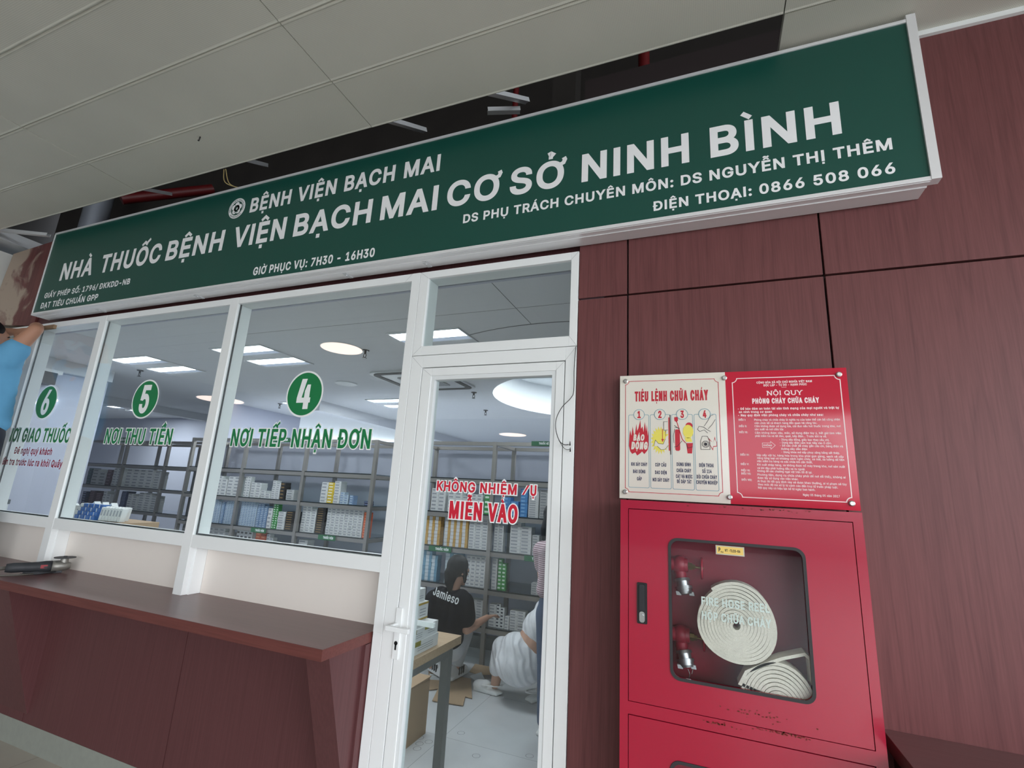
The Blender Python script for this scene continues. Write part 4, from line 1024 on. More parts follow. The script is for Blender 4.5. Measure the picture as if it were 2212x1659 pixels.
for x, y, l in ((-2.80, 3.36, 'dark sprinkler head beside the round light near the door post'), (-6.151, 3.503, 'dark sprinkler head below the lights above figure five'), (-6.111, 5.53, 'dark sprinkler head left of figure four'),
                (-2.579, 5.137, 'dark sprinkler head seen through the top of the door glass'), (-2.95, 6.3, 'small dark sprinkler head deeper in the shop, seen through the door')):
    b = MB(); b.frus((x, y, IC), (x, y, IC - 0.008), 0.036, 0.030, 18); b.frus((x, y, IC - 0.008), (x, y, IC - 0.035), 0.010, 0.010, 10)
    for s in (-1, 1): b.bar((x + s * 0.010, y, IC - 0.033), (x + s * 0.014, y, IC - 0.055), 0.005, 0.005); b.bar((x + s * 0.014, y, IC - 0.055), (x, y, IC - 0.072), 0.005, 0.005)
    b.frus((x, y, IC - 0.070), (x, y, IC - 0.074), 0.020, 0.020, 14)
    tag(b.build('sprinkler_head', dk), l, 'sprinkler', 'ceiling sprinkler heads')
# cassette air conditioner
ac = thing('ceiling_air_conditioner', (-2.86, 4.45, IC - 0.03), 'square ceiling air conditioner panel with rounded dark slot, behind the door post', 'air conditioner')
hz = lambda a, b_, dd: (a, b_, dd)
MB().slab([rrect(-3.31, -2.41, 4.02, 4.90, 0.10)], IC - 0.02, IC, mp=hz).build('panel', mat('ac_white', (206, 208, 208), 0.5), ac)
MB().slab([rrect(-3.28, -2.44, 4.05, 4.87, 0.10), rrect(-3.22, -2.50, 4.11, 4.81, 0.07)[::-1]], IC - 0.026, IC - 0.02, mp=hz).build('air_slot', mat('slot_dark', (62, 62, 62), 0.7), ac)
MB().slab([rrect(-3.08, -2.64, 4.25, 4.67, 0.02)], IC - 0.026, IC - 0.02, mp=hz).build('grille', mat('grille_grey', (150, 152, 152), 0.6), ac)
# wall fittings on the left side wall
t = thing('wall_unit', (-6.66, 2.86, 0.92), 'dark box on a white wall bracket high behind the left window', 'wall unit')
MB().box(-6.70, -6.60, 2.74, 3.00, 1.03, 1.07).build('bracket', white_metal, t); MB().box(-6.69, -6.54, 2.78, 2.93, 0.90, 1.03).build('box', mat('unit_dark', (46, 46, 48), 0.5), t)
b = MB(); b.frus((-6.68, 2.60, 0.60), (-6.68, 3.05, 0.757), 0.012, 0.012, 10); tag(b.build('tube_light', lamp_on), 'thin lit tube on the side wall left of figure six', 'tube light')
t = thing('wall_box', (-6.66, 2.7, -0.35), 'two-tone wall box at the lower left, dark lid over pale body', 'wall box')
MB().box(-6.70, -6.6, 2.5, 2.86, -0.36, -0.315).build('lid', mat('lid_grey', (96, 102, 104), 0.5), t); MB().box(-6.70, -6.61, 2.5, 2.855, -0.42, -0.36).build('body', white_shade, t)

# ------------------------------------------------------------------ steel storage racks with glass shelves
rack_steel = mat('rack_steel', (158, 153, 148), 0.35, 0.65)
shelf_glass = pane_mat('shelf_glass', (0.62, 0.68, 0.68, 1), 0.06, 1.0)
edge_dark = mat('glass_edge', (18, 28, 28), 0.3)
tag_green = mat('tag_green', (26, 100, 58), 0.5)
SH = (0.155, -0.19, -0.53, -0.88, -1.215)
def rack(xs, yf, yb, label, tags):
    r = thing('storage_rack', ((xs[0] + xs[-1]) / 2, (yf + yb) / 2, FZ), label, 'storage rack', 'steel storage racks')
    for x in xs:
        for y in (yf, yb):
            MB().box(x - 0.02, x + 0.02, y - 0.02, y + 0.02, FZ, 0.535).build('post', rack_steel, r)
    for y in (yf, yb):
        b = MB(); b.box(xs[0], xs[-1], y - 0.018, y + 0.018, 0.497, 0.533); b.build('top_rail', rack_steel, r)
    b = MB()
    for x in xs: b.box(x - 0.018, x + 0.018, yf, yb, 0.498, 0.532)
    b.build('cross_rail', rack_steel, r)
    for z in SH:
        b = MB()
        for y in (yf, yb): b.box(xs[0], xs[-1], y - 0.012, y + 0.012, z - 0.052, z - 0.012)
        for x in xs: b.box(x - 0.012, x + 0.012, yf, yb, z - 0.050, z - 0.014)
        b.build('shelf_rail', rack_steel, r)
        s = MB().box(xs[0] + 0.01, xs[-1] - 0.01, yf - 0.012, yb + 0.012, z - 0.008, z).build('shelf', shelf_glass, r)
        b = MB().box(xs[0] + 0.01, xs[-1] - 0.01, yf - 0.0145, yf - 0.0125, z - 0.009, z + 0.001); b.build('shelf_edge', edge_dark, s)
    for (x0, x1, z0, z1, s) in tags:
        t = MB().box(x0, x1, yf - 0.030, yf - 0.026, z0, z1).build('shelf_tag', tag_green, r)
        b = MB(); text(b, s, x0 + (x1 - x0) * 0.30, x1 - (x1 - x0) * 0.12, z0 + (z1 - z0) * 0.3, (z1 - z0) * 0.42, yf - 0.0305, 0.06); b.build('tag_lettering', st_white, t)
    return r
rack((-3.0, -2.0, -1.0, 0.0), 4.567, 5.10, 'steel glass-shelf storage rack seen through the door', ((-2.66, -2.40, -0.585, -0.535, 'THUỐC VIÊN'), (-1.62, -1.36, -0.585, -0.535, 'THUỐC VIÊN'), (-1.60, -1.34, 0.500, 0.545, 'THUỐC KÊ ĐƠN')))
rack((-6.42, -5.43, -4.43, -3.43), 4.517, 5.05, 'steel glass-shelf storage rack behind the window with figure four', ((-5.09, -4.85, -0.588, -0.535, 'THUỐC VIÊN'), (-4.06, -3.82, -0.588, -0.535, 'THUỐC VIÊN'), (-5.0, -4.7, 0.49, 0.545, 'THUỐC KÊ ĐƠN')))
rack((-9.67, -8.67, -7.67, -6.75), 5.02, 5.52, 'steel glass-shelf storage rack behind the window with figure five', ((-9.0, -8.6, 0.50, 0.58, 'THUỐC KÊ ĐƠN'),))

# ------------------------------------------------------------------ medicine boxes
BOX = {  # body, printed band
    'w': ((206, 206, 206), (150, 152, 158)), 'g': ((176, 176, 176), (128, 130, 134)), 'y': ((206, 176, 40), (226, 218, 190)), 'l': ((176, 190, 204), (116, 136, 166)),
    'b2': ((112, 136, 168), (176, 190, 204)), 'n': ((30, 40, 76), (120, 130, 160)), 'm': ((70, 38, 52), (120, 96, 104)), 'k': ((34, 30, 28), (120, 96, 60)), 'gr': ((52, 138, 62), (206, 222, 206)),
    'o': ((206, 92, 52), (226, 140, 100)), 'y2': ((190, 148, 74), (206, 206, 208)), 'l2': ((112, 156, 182), (200, 212, 220)), 'b': ((70, 130, 188), (120, 168, 212)), 'k2': ((190, 190, 192), (52, 52, 56)),
    'w2': ((206, 208, 208), (30, 40, 62)), 'lg': ((188, 212, 198), (70, 130, 96)), 't': ((44, 70, 80), (80, 110, 118))}
NAME = {'w': 'white', 'g': 'pale grey', 'y': 'yellow', 'l': 'pale blue', 'b2': 'mid blue', 'n': 'navy', 'm': 'maroon', 'k': 'black sided', 'gr': 'green', 'o': 'orange', 'y2': 'gold and white', 'l2': 'light blue', 'b': 'bright blue', 'k2': 'white with black print', 'w2': 'white with navy print', 'lg': 'pale green', 't': 'dark teal'}
STACKS = [('B2', -6.0, -5.70, 0.24, 3, 6, 'w'), ('B2', -5.69, -5.48, 0.24, 2, 6, 'w'), ('B2', -5.40, -5.30, 0.25, 2, 8, 'w'), ('B2', -5.28, -5.11, 0.18, 2, 6, 'w'), ('B2', -5.1, -4.94, 0.09, 2, 3, 'w'), ('B2', -4.93, -4.8, 0.22, 2, 9, 'w'),
    ('B2', -4.795, -4.72, 0.20, 1, 5, 'k'), ('B2', -4.69, -4.57, 0.12, 1, 4, 'g'), ('B2', -4.17, -4.07, 0.23, 1, 6, 'w'), ('B2', -4.07, -3.98, 0.23, 1, 7, 'y'), ('B2', -3.98, -3.89, 0.25, 1, 8, 'w'), ('B2', -3.885, -3.765, 0.13, 2, 5, 'l'), ('B2', -3.75, -3.69, 0.1, 1, 4, 'b2'), ('B2', -3.54, -3.47, 0.05, 1, 2, 'n'),
    ('B3', -6.03, -5.74, 0.28, 6, 14, 'l'), ('B3', -5.73, -5.67, 0.26, 1, 14, 'b2'), ('B3', -5.66, -5.49, 0.27, 4, 14, 'l'), ('B3', -5.39, -5.12, 0.28, 6, 14, 'l'), ('B3', -5.11, -4.94, 0.27, 3, 13, 'b2'), ('B3', -4.93, -4.86, 0.23, 1, 5, 'w'), ('B3', -4.85, -4.77, 0.28, 2, 11, 'gr'), ('B3', -4.765, -4.65, 0.2, 1, 7, 'w'), ('B3', -4.64, -4.51, 0.21, 1, 8, 'k'),
    ('B3', -4.40, -4.19, 0.285, 3, 10, 'w'), ('B3', -4.18, -4.06, 0.28, 1, 11, 'k'), ('B3', -4.03, -3.53, 0.285, 8, 10, 'w'), ('B3', -3.52, -3.455, 0.27, 1, 10, 'o'),
    ('B4', -5.07, -4.90, 0.29, 2, 8, 'o'), ('B4', -4.89, -4.78, 0.28, 2, 8, 'w'), ('B4', -5.39, -5.12, 0.29, 4, 6, 'k2'), ('B4', -5.98, -5.49, 0.29, 5, 7, 'g'), ('B4', -4.39, -4.26, 0.26, 1, 7, 'w'),
    ('A2', -2.72, -2.55, 0.23, 2, 6, 'w'), ('A2', -2.52, -2.27, 0.2, 3, 6, 'w'), ('A2', -2.25, -2.12, 0.19, 2, 6, 'w'), ('A2', -2.10, -2.03, 0.19, 1, 4, 'gr'),
    ('A2', -1.95, -1.91, 0.10, 1, 3, 'w'), ('A2', -1.9, -1.73, 0.18, 2, 5, 'b'), ('A2', -1.71, -1.635, 0.27, 1, 8, 'b'), ('A2', -1.625, -1.52, 0.27, 1, 13, 'w'), ('A2', -1.51, -1.42, 0.27, 1, 10, 'g'),
    ('A3', -2.79, -2.58, 0.28, 3, 8, 'y2'), ('A3', -2.53, -2.26, 0.285, 4, 8, 'y2'), ('A3', -2.25, -2.03, 0.285, 3, 10, 'w'), ('A3', -1.97, -1.87, 0.27, 2, 10, 'w'), ('A3', -1.8, -1.58, 0.28, 2, 9, 'w'), ('A3', -1.57, -1.5, 0.18, 1, 7, 'g'),
    ('A4', -2.79, -2.58, 0.28, 3, 8, 'l2'), ('A4', -2.49, -2.32, 0.28, 2, 9, 'l2'), ('A4', -2.25, -2.04, 0.28, 4, 8, 'w'), ('A4', -1.97, -1.915, 0.28, 1, 9, 'w'), ('A4', -1.905, -1.82, 0.28, 2, 8, 'gr'), ('A4', -1.56, -1.49, 0.1, 1, 5, 'g'),
    ('A5', -2.28, -2.20, 0.19, 1, 6, 'g'), ('A5', -2.19, -2.04, 0.22, 2, 9, 'g'), ('A5', -1.975, -1.9, 0.2, 1, 7, 'w'), ('A5', -1.9, -1.815, 0.21, 2, 7, 'w2'), ('A5', -1.81, -1.765, 0.11, 1, 4, 'w'), ('A5', -1.76, -1.605, 0.17, 2, 7, 'w'), ('A5', -1.6, -1.52, 0.13, 1, 4, 'lg'),
    ('C2', -9.62, -9.5, 0.26, 1, 6, 't'), ('C2', -9.49, -9.11, 0.25, 2, 5, 'g'), ('C2', -9.11, -8.97, 0.25, 1, 5, 'm'), ('C2', -8.95, -8.73, 0.28, 2, 7, 'w'), ('C2', -8.62, -7.95, 0.28, 4, 6, 'w'), ('C2', -7.94, -7.78, 0.26, 1, 7, 'w'),
    ('C3', -9.62, -9.5, 0.22, 1, 6, 'n'), ('C3', -9.44, -9.09, 0.24, 2, 9, 'm'), ('C3', -9.08, -8.88, 0.25, 2, 6, 'w'), ('C3', -8.62, -8.46, 0.27, 1, 12, 'n'), ('C3', -8.45, -8.21, 0.24, 2, 7, 'w'), ('C3', -8.19, -7.75, 0.27, 3, 8, 'w'),
    ('C4', -8.38, -8.17, 0.2, 2, 5, 'g'), ('C4', -8.16, -7.78, 0.2, 2, 5, 'g')]
RK = {'A': ('rack through door', 4.60), 'B': ('rack behind figure four', 4.55), 'C': ('rack behind figure five', 5.06)}
LV = {'2': ('second shelf', SH[1]), '3': ('third shelf', SH[2]), '4': ('fourth shelf', SH[3]), '5': ('lowest shelf', SH[4])}
ORD = ['first', 'second', 'third', 'fourth', 'fifth', 'sixth', 'seventh', 'eighth', 'ninth', 'tenth', 'eleventh', 'twelfth', 'thirteenth', 'fourteenth']
random.seed(11)
cells = []; seen = {}
for sid, (code, x0, x1, hh, nc, nr, ty) in enumerate(STACKS):
    k = code + ty; seen[k] = seen.get(k, 0) + 1
    yb = RK[code[0]][1]; z0 = LV[code[1]][1] + 0.0005
    w, h = (x1 - x0) / nc, hh / nr
    cnt = sum(1 for s in STACKS if s[0] == code and s[6] == ty)
    place = '' if cnt == 1 else (ORD[seen[k] - 1] + ' ')
    lab = '%s medicine box, %s %s stack, %s, %s' % (NAME[ty], place.strip() or 'only', NAME[ty], LV[code[1]][0], RK[code[0]][0])
    grp = '%s boxes, %s stack, %s, %s' % (NAME[ty], place.strip() or 'only', LV[code[1]][0], RK[code[0]][0])
    dist = math.hypot((x0 + x1) / 2, yb)
    top_ragged = random.random() < 0.5 and nc > 1
    for r in range(nr):
        for c in range(nc):
            if top_ragged and r == nr - 1 and c == nc - 1: continue
            cells.append((w * h / dist ** 2, sid, x0 + w * c, z0 + h * r, w, h, yb + random.uniform(0, 0.006), ty, lab, grp))
def box_mesh(mb, x, z, w, h, y, ty, i0=0, i1=1):
    dp = min(0.11, max(0.05, w * 1.1)); g = 0.0009
    mb.box(x + g, x + w - g, y, y + dp, z, z + h - g * 1.2, i0)
    a, b_ = (0.12, 0.62) if ty in ('y2', 'l2', 'w2', 'b') else (0.10, 0.70)
    if ty in ('y2', 'l2'): mb.add([(x + w * 0.02, y - 0.0006, z + h * 0.03), (x + w * 0.56, y - 0.0006, z + h * 0.03), (x + w * 0.56, y - 0.0006, z + h * 0.96), (x + w * 0.02, y - 0.0006, z + h * 0.96)], [(0, 1, 2, 3)], i1); return
    mb.add([(x + w * a, y - 0.0006, z + h * 0.30), (x + w * b_, y - 0.0006, z + h * 0.30), (x + w * b_, y - 0.0006, z + h * 0.72), (x + w * a, y - 0.0006, z + h * 0.72)], [(0, 1, 2, 3)], i1)
bm_ = {t: (mat('box_' + NAME[t].replace(' ', '_'), c, 0.55), mat('print_' + NAME[t].replace(' ', '_'), p, 0.55)) for t, (c, p) in BOX.items()}
cells.sort(key=lambda c: -c[0])
proto = {}
for c in cells[:300]:
    _, sid, x, z, w, h, y, ty, lab, grp = c
    if sid not in proto:
        b = MB(); box_mesh(b, 0, 0, w, h, 0, ty)
        o = b.build('medicine_box', list(bm_[ty]), origin=(0, 0, 0)); proto[sid] = o
    else:
        o = proto[sid].copy(); COL.objects.link(o)
    o.location = V3((x, y, z)); tag(o, lab, 'medicine box', grp)
rest = MB(); order = list(BOX)
for c in cells[300:]:
    _, sid, x, z, w, h, y, ty, lab, grp = c; i = order.index(ty); box_mesh(rest, x, z, w, h, y, ty, 2 * i, 2 * i + 1)
o = rest.build('medicine_boxes', [m for t in order for m in bm_[t]]); o['kind'] = 'stuff'; tag(o, 'the many smaller medicine boxes filling the shelves of the racks', 'medicine boxes')
# ------------------------------------------------------------------ table inside the door, with cartons
tb = thing('table', (-2.2, 2.55, FZ), 'wooden topped table with grey steel legs inside the door', 'table')
wood_top = wood('pale_wood_top', (196, 170, 140), (168, 140, 112), 0.4, grain=(1.3, 30, 30), figure=False)
TZ = -0.85
MB().box(-3.0, -1.43, 2.20, 2.93, TZ - 0.045, TZ).build('tabletop', wood_top, tb, bevel=0.001)
grey_leg = mat('grey_leg_paint', (128, 130, 128), 0.45, 0.3)
b = MB(); b.box(-1.51, -1.47, 2.24, 2.90, TZ - 0.105, TZ - 0.046); b.box(-2.96, -1.5, 2.87, 2.90, TZ - 0.105, TZ - 0.046); b.build('apron', grey_leg, tb)
for x, y in ((-1.49, 2.87), (-1.49, 2.26), (-2.94, 2.87), (-2.94, 2.26)):
    b = MB(); b.box(x - 0.025, x + 0.025, y - 0.025, y + 0.025, FZ + 0.008, TZ - 0.046); lg = b.build('leg', grey_leg, tb)
    MB().box(x - 0.032, x + 0.032, y - 0.032, y + 0.032, FZ, FZ + 0.008).build('foot', black, lg)
olive = mat('carton_olive', (142, 138, 52), 0.5); cw = mat('carton_white', (228, 230, 230), 0.5); cprint = mat('carton_print', (158, 162, 168), 0.5); amber = mat('carton_amber', (178, 150, 62), 0.5)
def carton(x0, x1, y0, y1, z0, z1, label, kind):
    t = thing('carton', ((x0 + x1) / 2, (y0 + y1) / 2, z0), label, 'carton', 'white cartons on the table')
    MB().box(x0, x1, y0, y1, z0, z1).build('box_body', cw, t, bevel=0.001)
    h = z1 - z0; w = x1 - x0; q = x1 + 0.0006; f = y0 - 0.0006
    b = MB()
    if kind == 'olive':
        b.add([(x0 + w * .45, f, z0 + h * .1), (x0 + w * .98, f, z0 + h * .1), (x0 + w * .98, f, z0 + h * .9), (x0 + w * .45, f, z0 + h * .9)], [(0, 1, 2, 3)])
        b.add([(q, y0, z0 + h * .62), (q, y0 + (y1 - y0) * .35, z0 + h * .62), (q, y0 + (y1 - y0) * .35, z1), (q, y0, z1)], [(0, 1, 2, 3)])
        b.build('olive_print', olive, t)
    elif kind == 'amber':
        b.box(x0 - 0.0006, q, f, y1 + 0.0006, z0 + h * 0.86, z1 - h * 0.02); b.box(x0 - 0.0006, q, f, y1 + 0.0006, z0 + h * 0.02, z0 + h * 0.12); b.build('amber_band', amber, t)
    b = MB()
    for i in range(3 if kind != 'plain' else 2):
        zz = z0 + h * (0.25 + 0.17 * i); b.add([(q, y0 + (y1 - y0) * .25, zz), (q, y0 + (y1 - y0) * .8, zz), (q, y0 + (y1 - y0) * .8, zz + h * .05), (q, y0 + (y1 - y0) * .25, zz + h * .05)], [(0, 1, 2, 3)])
    b.build('print_lines', cprint, t)
carton(-1.59, -1.462, 2.40, 2.69, TZ, TZ + 0.065, 'white carton with olive patch, bottom of the front pile on the table', 'olive')
carton(-1.59, -1.466, 2.41, 2.54, TZ + 0.0655, TZ + 0.125, 'white carton with olive patch, middle of the front pile on the table', 'olive')
carton(-1.60, -1.470, 2.545, 2.69, TZ + 0.0655, TZ + 0.130, 'white carton at the rear of the front pile on the table', 'olive')
carton(-1.59, -1.475, 2.42, 2.54, TZ + 0.1255, TZ + 0.150, 'flat white carton on top of the front pile on the table', 'plain')
carton(-1.66, -1.545, 2.57, 2.69, TZ + 0.1305, TZ + 0.225, 'white carton with amber bands above the rear of the pile on the table', 'amber')
carton(-1.65, -1.565, 2.58, 2.68, TZ + 0.2255, TZ + 0.295, 'small white carton topmost of the whole pile on the table', 'plain')
kraft = mat('kraft_cardboard', (172, 146, 118), 0.85, noise=0.06, nscale=6)
cbx = thing('cardboard_box', (-2.0, 2.98, FZ), 'closed brown cardboard box on the floor beside the table leg', 'cardboard box')
MB().box(-2.25, -1.83, 2.98, 3.30, FZ, FZ + 0.34).build('box_body', kraft, cbx); b = MB(); b.box(-2.255, -1.825, 2.975, 3.305, FZ + 0.345, FZ + 0.352); b.box(-2.255, -1.826, 2.974, 2.979, FZ + 0.25, FZ + 0.345); b.build('lid_flap', kraft, cbx)
# flattened cardboard on the floor
def sheet(loop, z, label, tilt=None):
    b = MB(); n = len(loop); zz = lambda p: z + (tilt(p) if tilt else 0)
    tri = tessellate_polygon([[Vector((p[0], p[1], 0)) for p in loop]])
    for dz in (0, 0.005): b.add([(p[0], p[1], zz(p) + dz) for p in loop], [tuple(t) for t in tri])
    b.add([(p[0], p[1], zz(p)) for p in loop] + [(p[0], p[1], zz(p) + 0.005) for p in loop], [(i, (i + 1) % n, n + (i + 1) % n, n + i) for i in range(n)])
    o = b.build('cardboard_sheet', kraft); tag(o, label, 'cardboard', 'flattened cardboard on the floor'); return o
s1 = sheet([(-2.42, 4.32), (-2.18, 3.93), (-2.13, 3.99), (-2.05, 3.76), (-1.80, 3.80), (-1.86, 3.96), (-1.80, 3.96), (-1.99, 4.33)], FZ + 0.006, 'flattened brown cardboard with a white label, nearest on the shop floor')
b = MB(); b.add([(-2.36, 4.24, FZ + 0.0125), (-2.29, 4.12, FZ + 0.0125), (-2.19, 4.16, FZ + 0.0125), (-2.27, 4.28, FZ + 0.0125)], [(0, 1, 2, 3)]); b.build('shipping_label', cw, s1)
b = MB()
for i in range(3):
    a = Vector((-2.33 + 0.02 * i, 4.20 - 0.03 * i, FZ + 0.0128)); b.add([a, a + Vector((0.07, 0.028, 0)), a + Vector((0.067, 0.034, 0)), a + Vector((-0.003, 0.006, 0))], [(0, 1, 2, 3)])
b.build('label_print', ink_dark, s1)
sheet([(-2.05, 4.41), (-1.93, 4.39), (-1.80, 4.46), (-1.86, 4.53), (-2.05, 4.53)], FZ + 0.03, 'flattened brown cardboard farther back beside the rack post', lambda p: 0.3 * max(0, p[1] - 4.42))
sheet([(-2.52, 4.55), (-2.30, 4.22), (-2.22, 4.27), (-2.36, 4.56)], FZ + 0.02, 'brown cardboard strip under the striped sneaker')
b = MB(); b.add([(-2.02, 4.36, FZ + 0.02), (-1.90, 4.26, FZ + 0.014), (-1.82, 4.29, FZ + 0.016), (-1.92, 4.385, FZ + 0.06)], [(0, 1, 2, 3)]); b.add([(-2.02, 4.36, FZ + 0.018), (-1.90, 4.26, FZ + 0.012), (-1.82, 4.29, FZ + 0.014), (-1.92, 4.385, FZ + 0.058)], [(3, 2, 1, 0)])
tag(b.build('plastic_sheet', mat('thin_plastic', (190, 196, 200), 0.3)), 'crumpled pale plastic sheet on the floor by the rack post', 'plastic sheet')
# dried rings on the shop floor
rm = mat('ring_stain', (110, 110, 112), 0.8)
rg = MB()
for (x, y) in ((-1.62, 3.42), (-1.40, 3.20), (-1.10, 3.36), (-2.02, 3.52), (-1.98, 3.44), (-2.08, 3.40), (-1.99, 3.34), (-1.86, 3.30), (-1.83, 3.23), (-1.75, 3.21), (-1.79, 3.16), (-1.77, 3.10)):
    rg.slab([circ(x, y, 0.026, 24), circ(x, y, 0.0235, 24)[::-1]], FZ + 0.0008, None, mp=lambda a, b_, dd: (a, b_, dd))
rg.build('floor_ring_stains', rm)['kind'] = 'structure'

# ------------------------------------------------------------------ small packs heaped inside the window sill
MB().box(-4.03, -2.4, 2.18, 2.55, SB - 0.03, SB).build('trim_2', white_shade)['kind'] = 'structure'
t = MB().box(-4.40, -3.72, 2.20, 2.48, SB + 0.001, SB + 0.050); tag(t.build('cardboard_box', kraft), 'low brown carton tray on the inner sill under figure five', 'cardboard box')
blue = mat('pack_blue', (30, 100, 178), 0.45); random.seed(5)
n = 0
def pack(x, y, z, rz, ry, kindb, label):
    m = Matrix.Rotation(rz, 3, 'Z') @ Matrix.Rotation(ry, 3, 'Y'); b = MB()
    ax, ay, az = m.col[0], m.col[1], m.col[2]; c = Vector((x, y, z))
    b.obox(c, ax, ay, az, 0.045, 0.02, 0.012)
    if kindb: b.obox(c + ax * 0.022, ax, ay, az, 0.0238, 0.0206, 0.0126, 1)
    else: b.obox(c + ax * 0.01 - ay * 0.0203, ax, ay, az, 0.02, 0.0006, 0.006, 2)
    o = b.build('medicine_pack', [cw, blue, cprint]); tag(o, label, 'medicine pack', 'blue and white packs' if kindb else 'white packs')
z0 = SB + 0.0515
for i in range(4):
    for j in range(4):
        pack(-4.22 + 0.064 * i - 0.008 * j, 2.225 + 0.018 * j, z0 + 0.014 + 0.0255 * j, -0.12, -0.0, True, 'blue and white medicine pack in the heap inside the window under figure five')
for i in range(7):
    pack(-3.945 + 0.027 * i, 2.235 + 0.004 * i, z0 + 0.047, 0.12, -1.42, False, 'white medicine pack in the upright row right of the blue packs in the window')
for i in range(7):
    pack(-3.99 + 0.027 * i, 2.285 + 0.004 * i, z0 + 0.050, 0.12, -1.42, False, 'white medicine pack standing in the second row behind the upright white packs')
for i in range(3):
    pack(-4.215 + 0.10 * i, 2.33, z0 + 0.013, 0.05, 0.0, False, 'white medicine pack lying behind the blue packs inside the left window')
    pack(-4.205 + 0.10 * i, 2.335, z0 + 0.038, -0.05, 0.0, False, 'white medicine pack lying behind the blue packs inside the left window')
    pack(-4.20 + 0.10 * i, 2.325, z0 + 0.075, 0.0, 0.9, False, 'white medicine pack tilted atop the packs inside the left window')
for i in range(3):
    pack(-4.345 + 0.004 * i, 2.24 + 0.055 * i, z0 + 0.013, 0.1, 0.0, False, 'white dotted medicine pack at the heap left of the blue packs')
    pack(-4.340 + 0.004 * i, 2.24 + 0.055 * i, z0 + 0.055, 0.1, -0.9, False, 'white dotted medicine pack at the heap left of the blue packs')

# ------------------------------------------------------------------ void above the ceiling: pipes, hangers, brackets
pipe_red = mat('red_pipe_paint', (92, 16, 18), 0.45)
for x, y, r, l in ((-0.24, 2.22, 0.030, 'red pipe in the ceiling gap near the right end of the sign'), (-1.02, 2.30, 0.018, 'thin red pipe in the ceiling gap above the middle of the sign')):
    b = MB(); b.frus((x, y, 1.7), (x, y, 3.19), r, r, 18); b.frus((x, y, 1.95), (x, y, 2.0), r * 1.25, r * 1.25, 18); tag(b.build('pipe', pipe_red), l, 'pipe', 'red pipes in the ceiling void')
b = MB(); b.frus((-4.60, 2.16, 2.30), (-4.30, 2.70, 2.70), 0.045, 0.045, 18); tag(b.build('pipe', pipe_red), 'sloping red pipe in the ceiling gap left of the emblem', 'pipe', 'red pipes in the ceiling void')
for p, q, l in (((-2.62, 1.76, 1.93), (-2.86, 2.12, 2.20), 'steel channel in the ceiling gap beside the yellow wires'), ((-1.56, 1.76, 1.93), (-1.52, 2.10, 2.12), 'steel channel in the ceiling gap above the middle of the sign'), ((-3.62, 1.76, 1.93), (-3.93, 2.15, 2.20), 'steel channel in the ceiling gap above left of the emblem'), ((-5.6, 1.80, 1.96), (-5.05, 1.95, 1.90), 'steel channel lying across the ceiling gap at the far left'), ((-0.98, 1.78, 1.95), (-0.86, 2.10, 2.14), 'steel channel forming a V in the ceiling gap'), ((-1.06, 2.02, 2.06), (-0.90, 2.10, 2.09), 'short steel bracket forming a V in the ceiling gap')):
    d_ = (Vector(q) - Vector(p)).normalized(); b = MB(); b.bar(p, q, 0.030, 0.003); up = Vector((0, 0, 0.012)); 
    for s in (-1, 1):
        sd = d_.cross(Vector((0, 0, 1))).normalized() * 0.015 * s; b.bar(Vector(p) + sd + up, Vector(q) + sd + up, 0.002, 0.024)
    tag(b.build('steel_channel', galv), l, 'steel channel', 'steel channels in the ceiling void')
for x in (-0.73, -1.62, -2.85, -4.2):
    pass
b = MB(); b.box(-0.78, -0.64, 2.30, 2.42, 2.0, 2.7); b.build('hanger_web', concrete)['kind'] = 'structure'
b = MB(); b.tube(smooth([(-2.80, 1.80, 1.93), (-2.86, 1.86, 1.895), (-2.80, 1.90, 1.87), (-2.70, 1.93, 1.855)]), 0.003, 6); b.tube(smooth([(-2.80, 1.81, 1.94), (-2.84, 1.88, 1.89), (-2.76, 1.92, 1.86)]), 0.003, 6)
tag(b.build('loose_wires', mat('yellow_wire', (196, 176, 120), 0.5)), 'pair of loose yellowish wires in the ceiling gap above the sign', 'wires')
MB().box(-6.0, -5.62, 1.79, 2.3, 1.93, 2.02).build('trim_3', galv)['kind'] = 'structure'
b = MB(); b.frus((-5.35, 2.35, 2.05), (-5.35, 2.35, 3.199), 0.10, 0.10, 18); tag(b.build('duct', mat('grey_duct', (150, 156, 166), 0.4, 0.4)), 'grey duct end in the ceiling gap at the far left', 'duct')
b = MB(); b.tube([(-2.589, 1.497, 1.874), (-2.592, 1.497, 1.860), (-2.598, 1.499, 1.852), (-2.606, 1.500, 1.858)], 0.0035, 8); tag(b.build('ceiling_hook', dk), 'small dark hook fixed in the ceiling tile above the emblem', 'hook')
# ------------------------------------------------------------------ people
skin = mat('skin_tan', (176, 128, 104), 0.55); skin_arm = mat('skin_light', (196, 152, 130), 0.55); hairm = mat('black_hair', (14, 13, 15), 0.55, spec=0.25)
def cap(mb, p, q, r0, r1, n=14):
    mb.frus(p, q, r0, r1, n); mb.ell(p, r0, r0, r0, n); mb.ell(q, r1, r1, r1, n); return mb
def chain(mb, pts, rs):
    for i in range(len(pts) - 1): cap(mb, pts[i], pts[i + 1], rs[i], rs[i + 1])
    return mb
def flesh(mb, name, m, parent, voxel=0.010, smooth_n=6):
    o = mb.build(name, m, parent)
    r = o.modifiers.new('skin', 'REMESH'); r.mode = 'VOXEL'; r.voxel_size = voxel; r.use_smooth_shade = True
    s = o.modifiers.new('relax', 'SMOOTH'); s.iterations = smooth_n; s.factor = 0.5
    return o
def frame3(fwd, up):
    f = Vector(fwd).normalized(); u = Vector(up); r = f.cross(u).normalized(); u = r.cross(f); return r, f, u
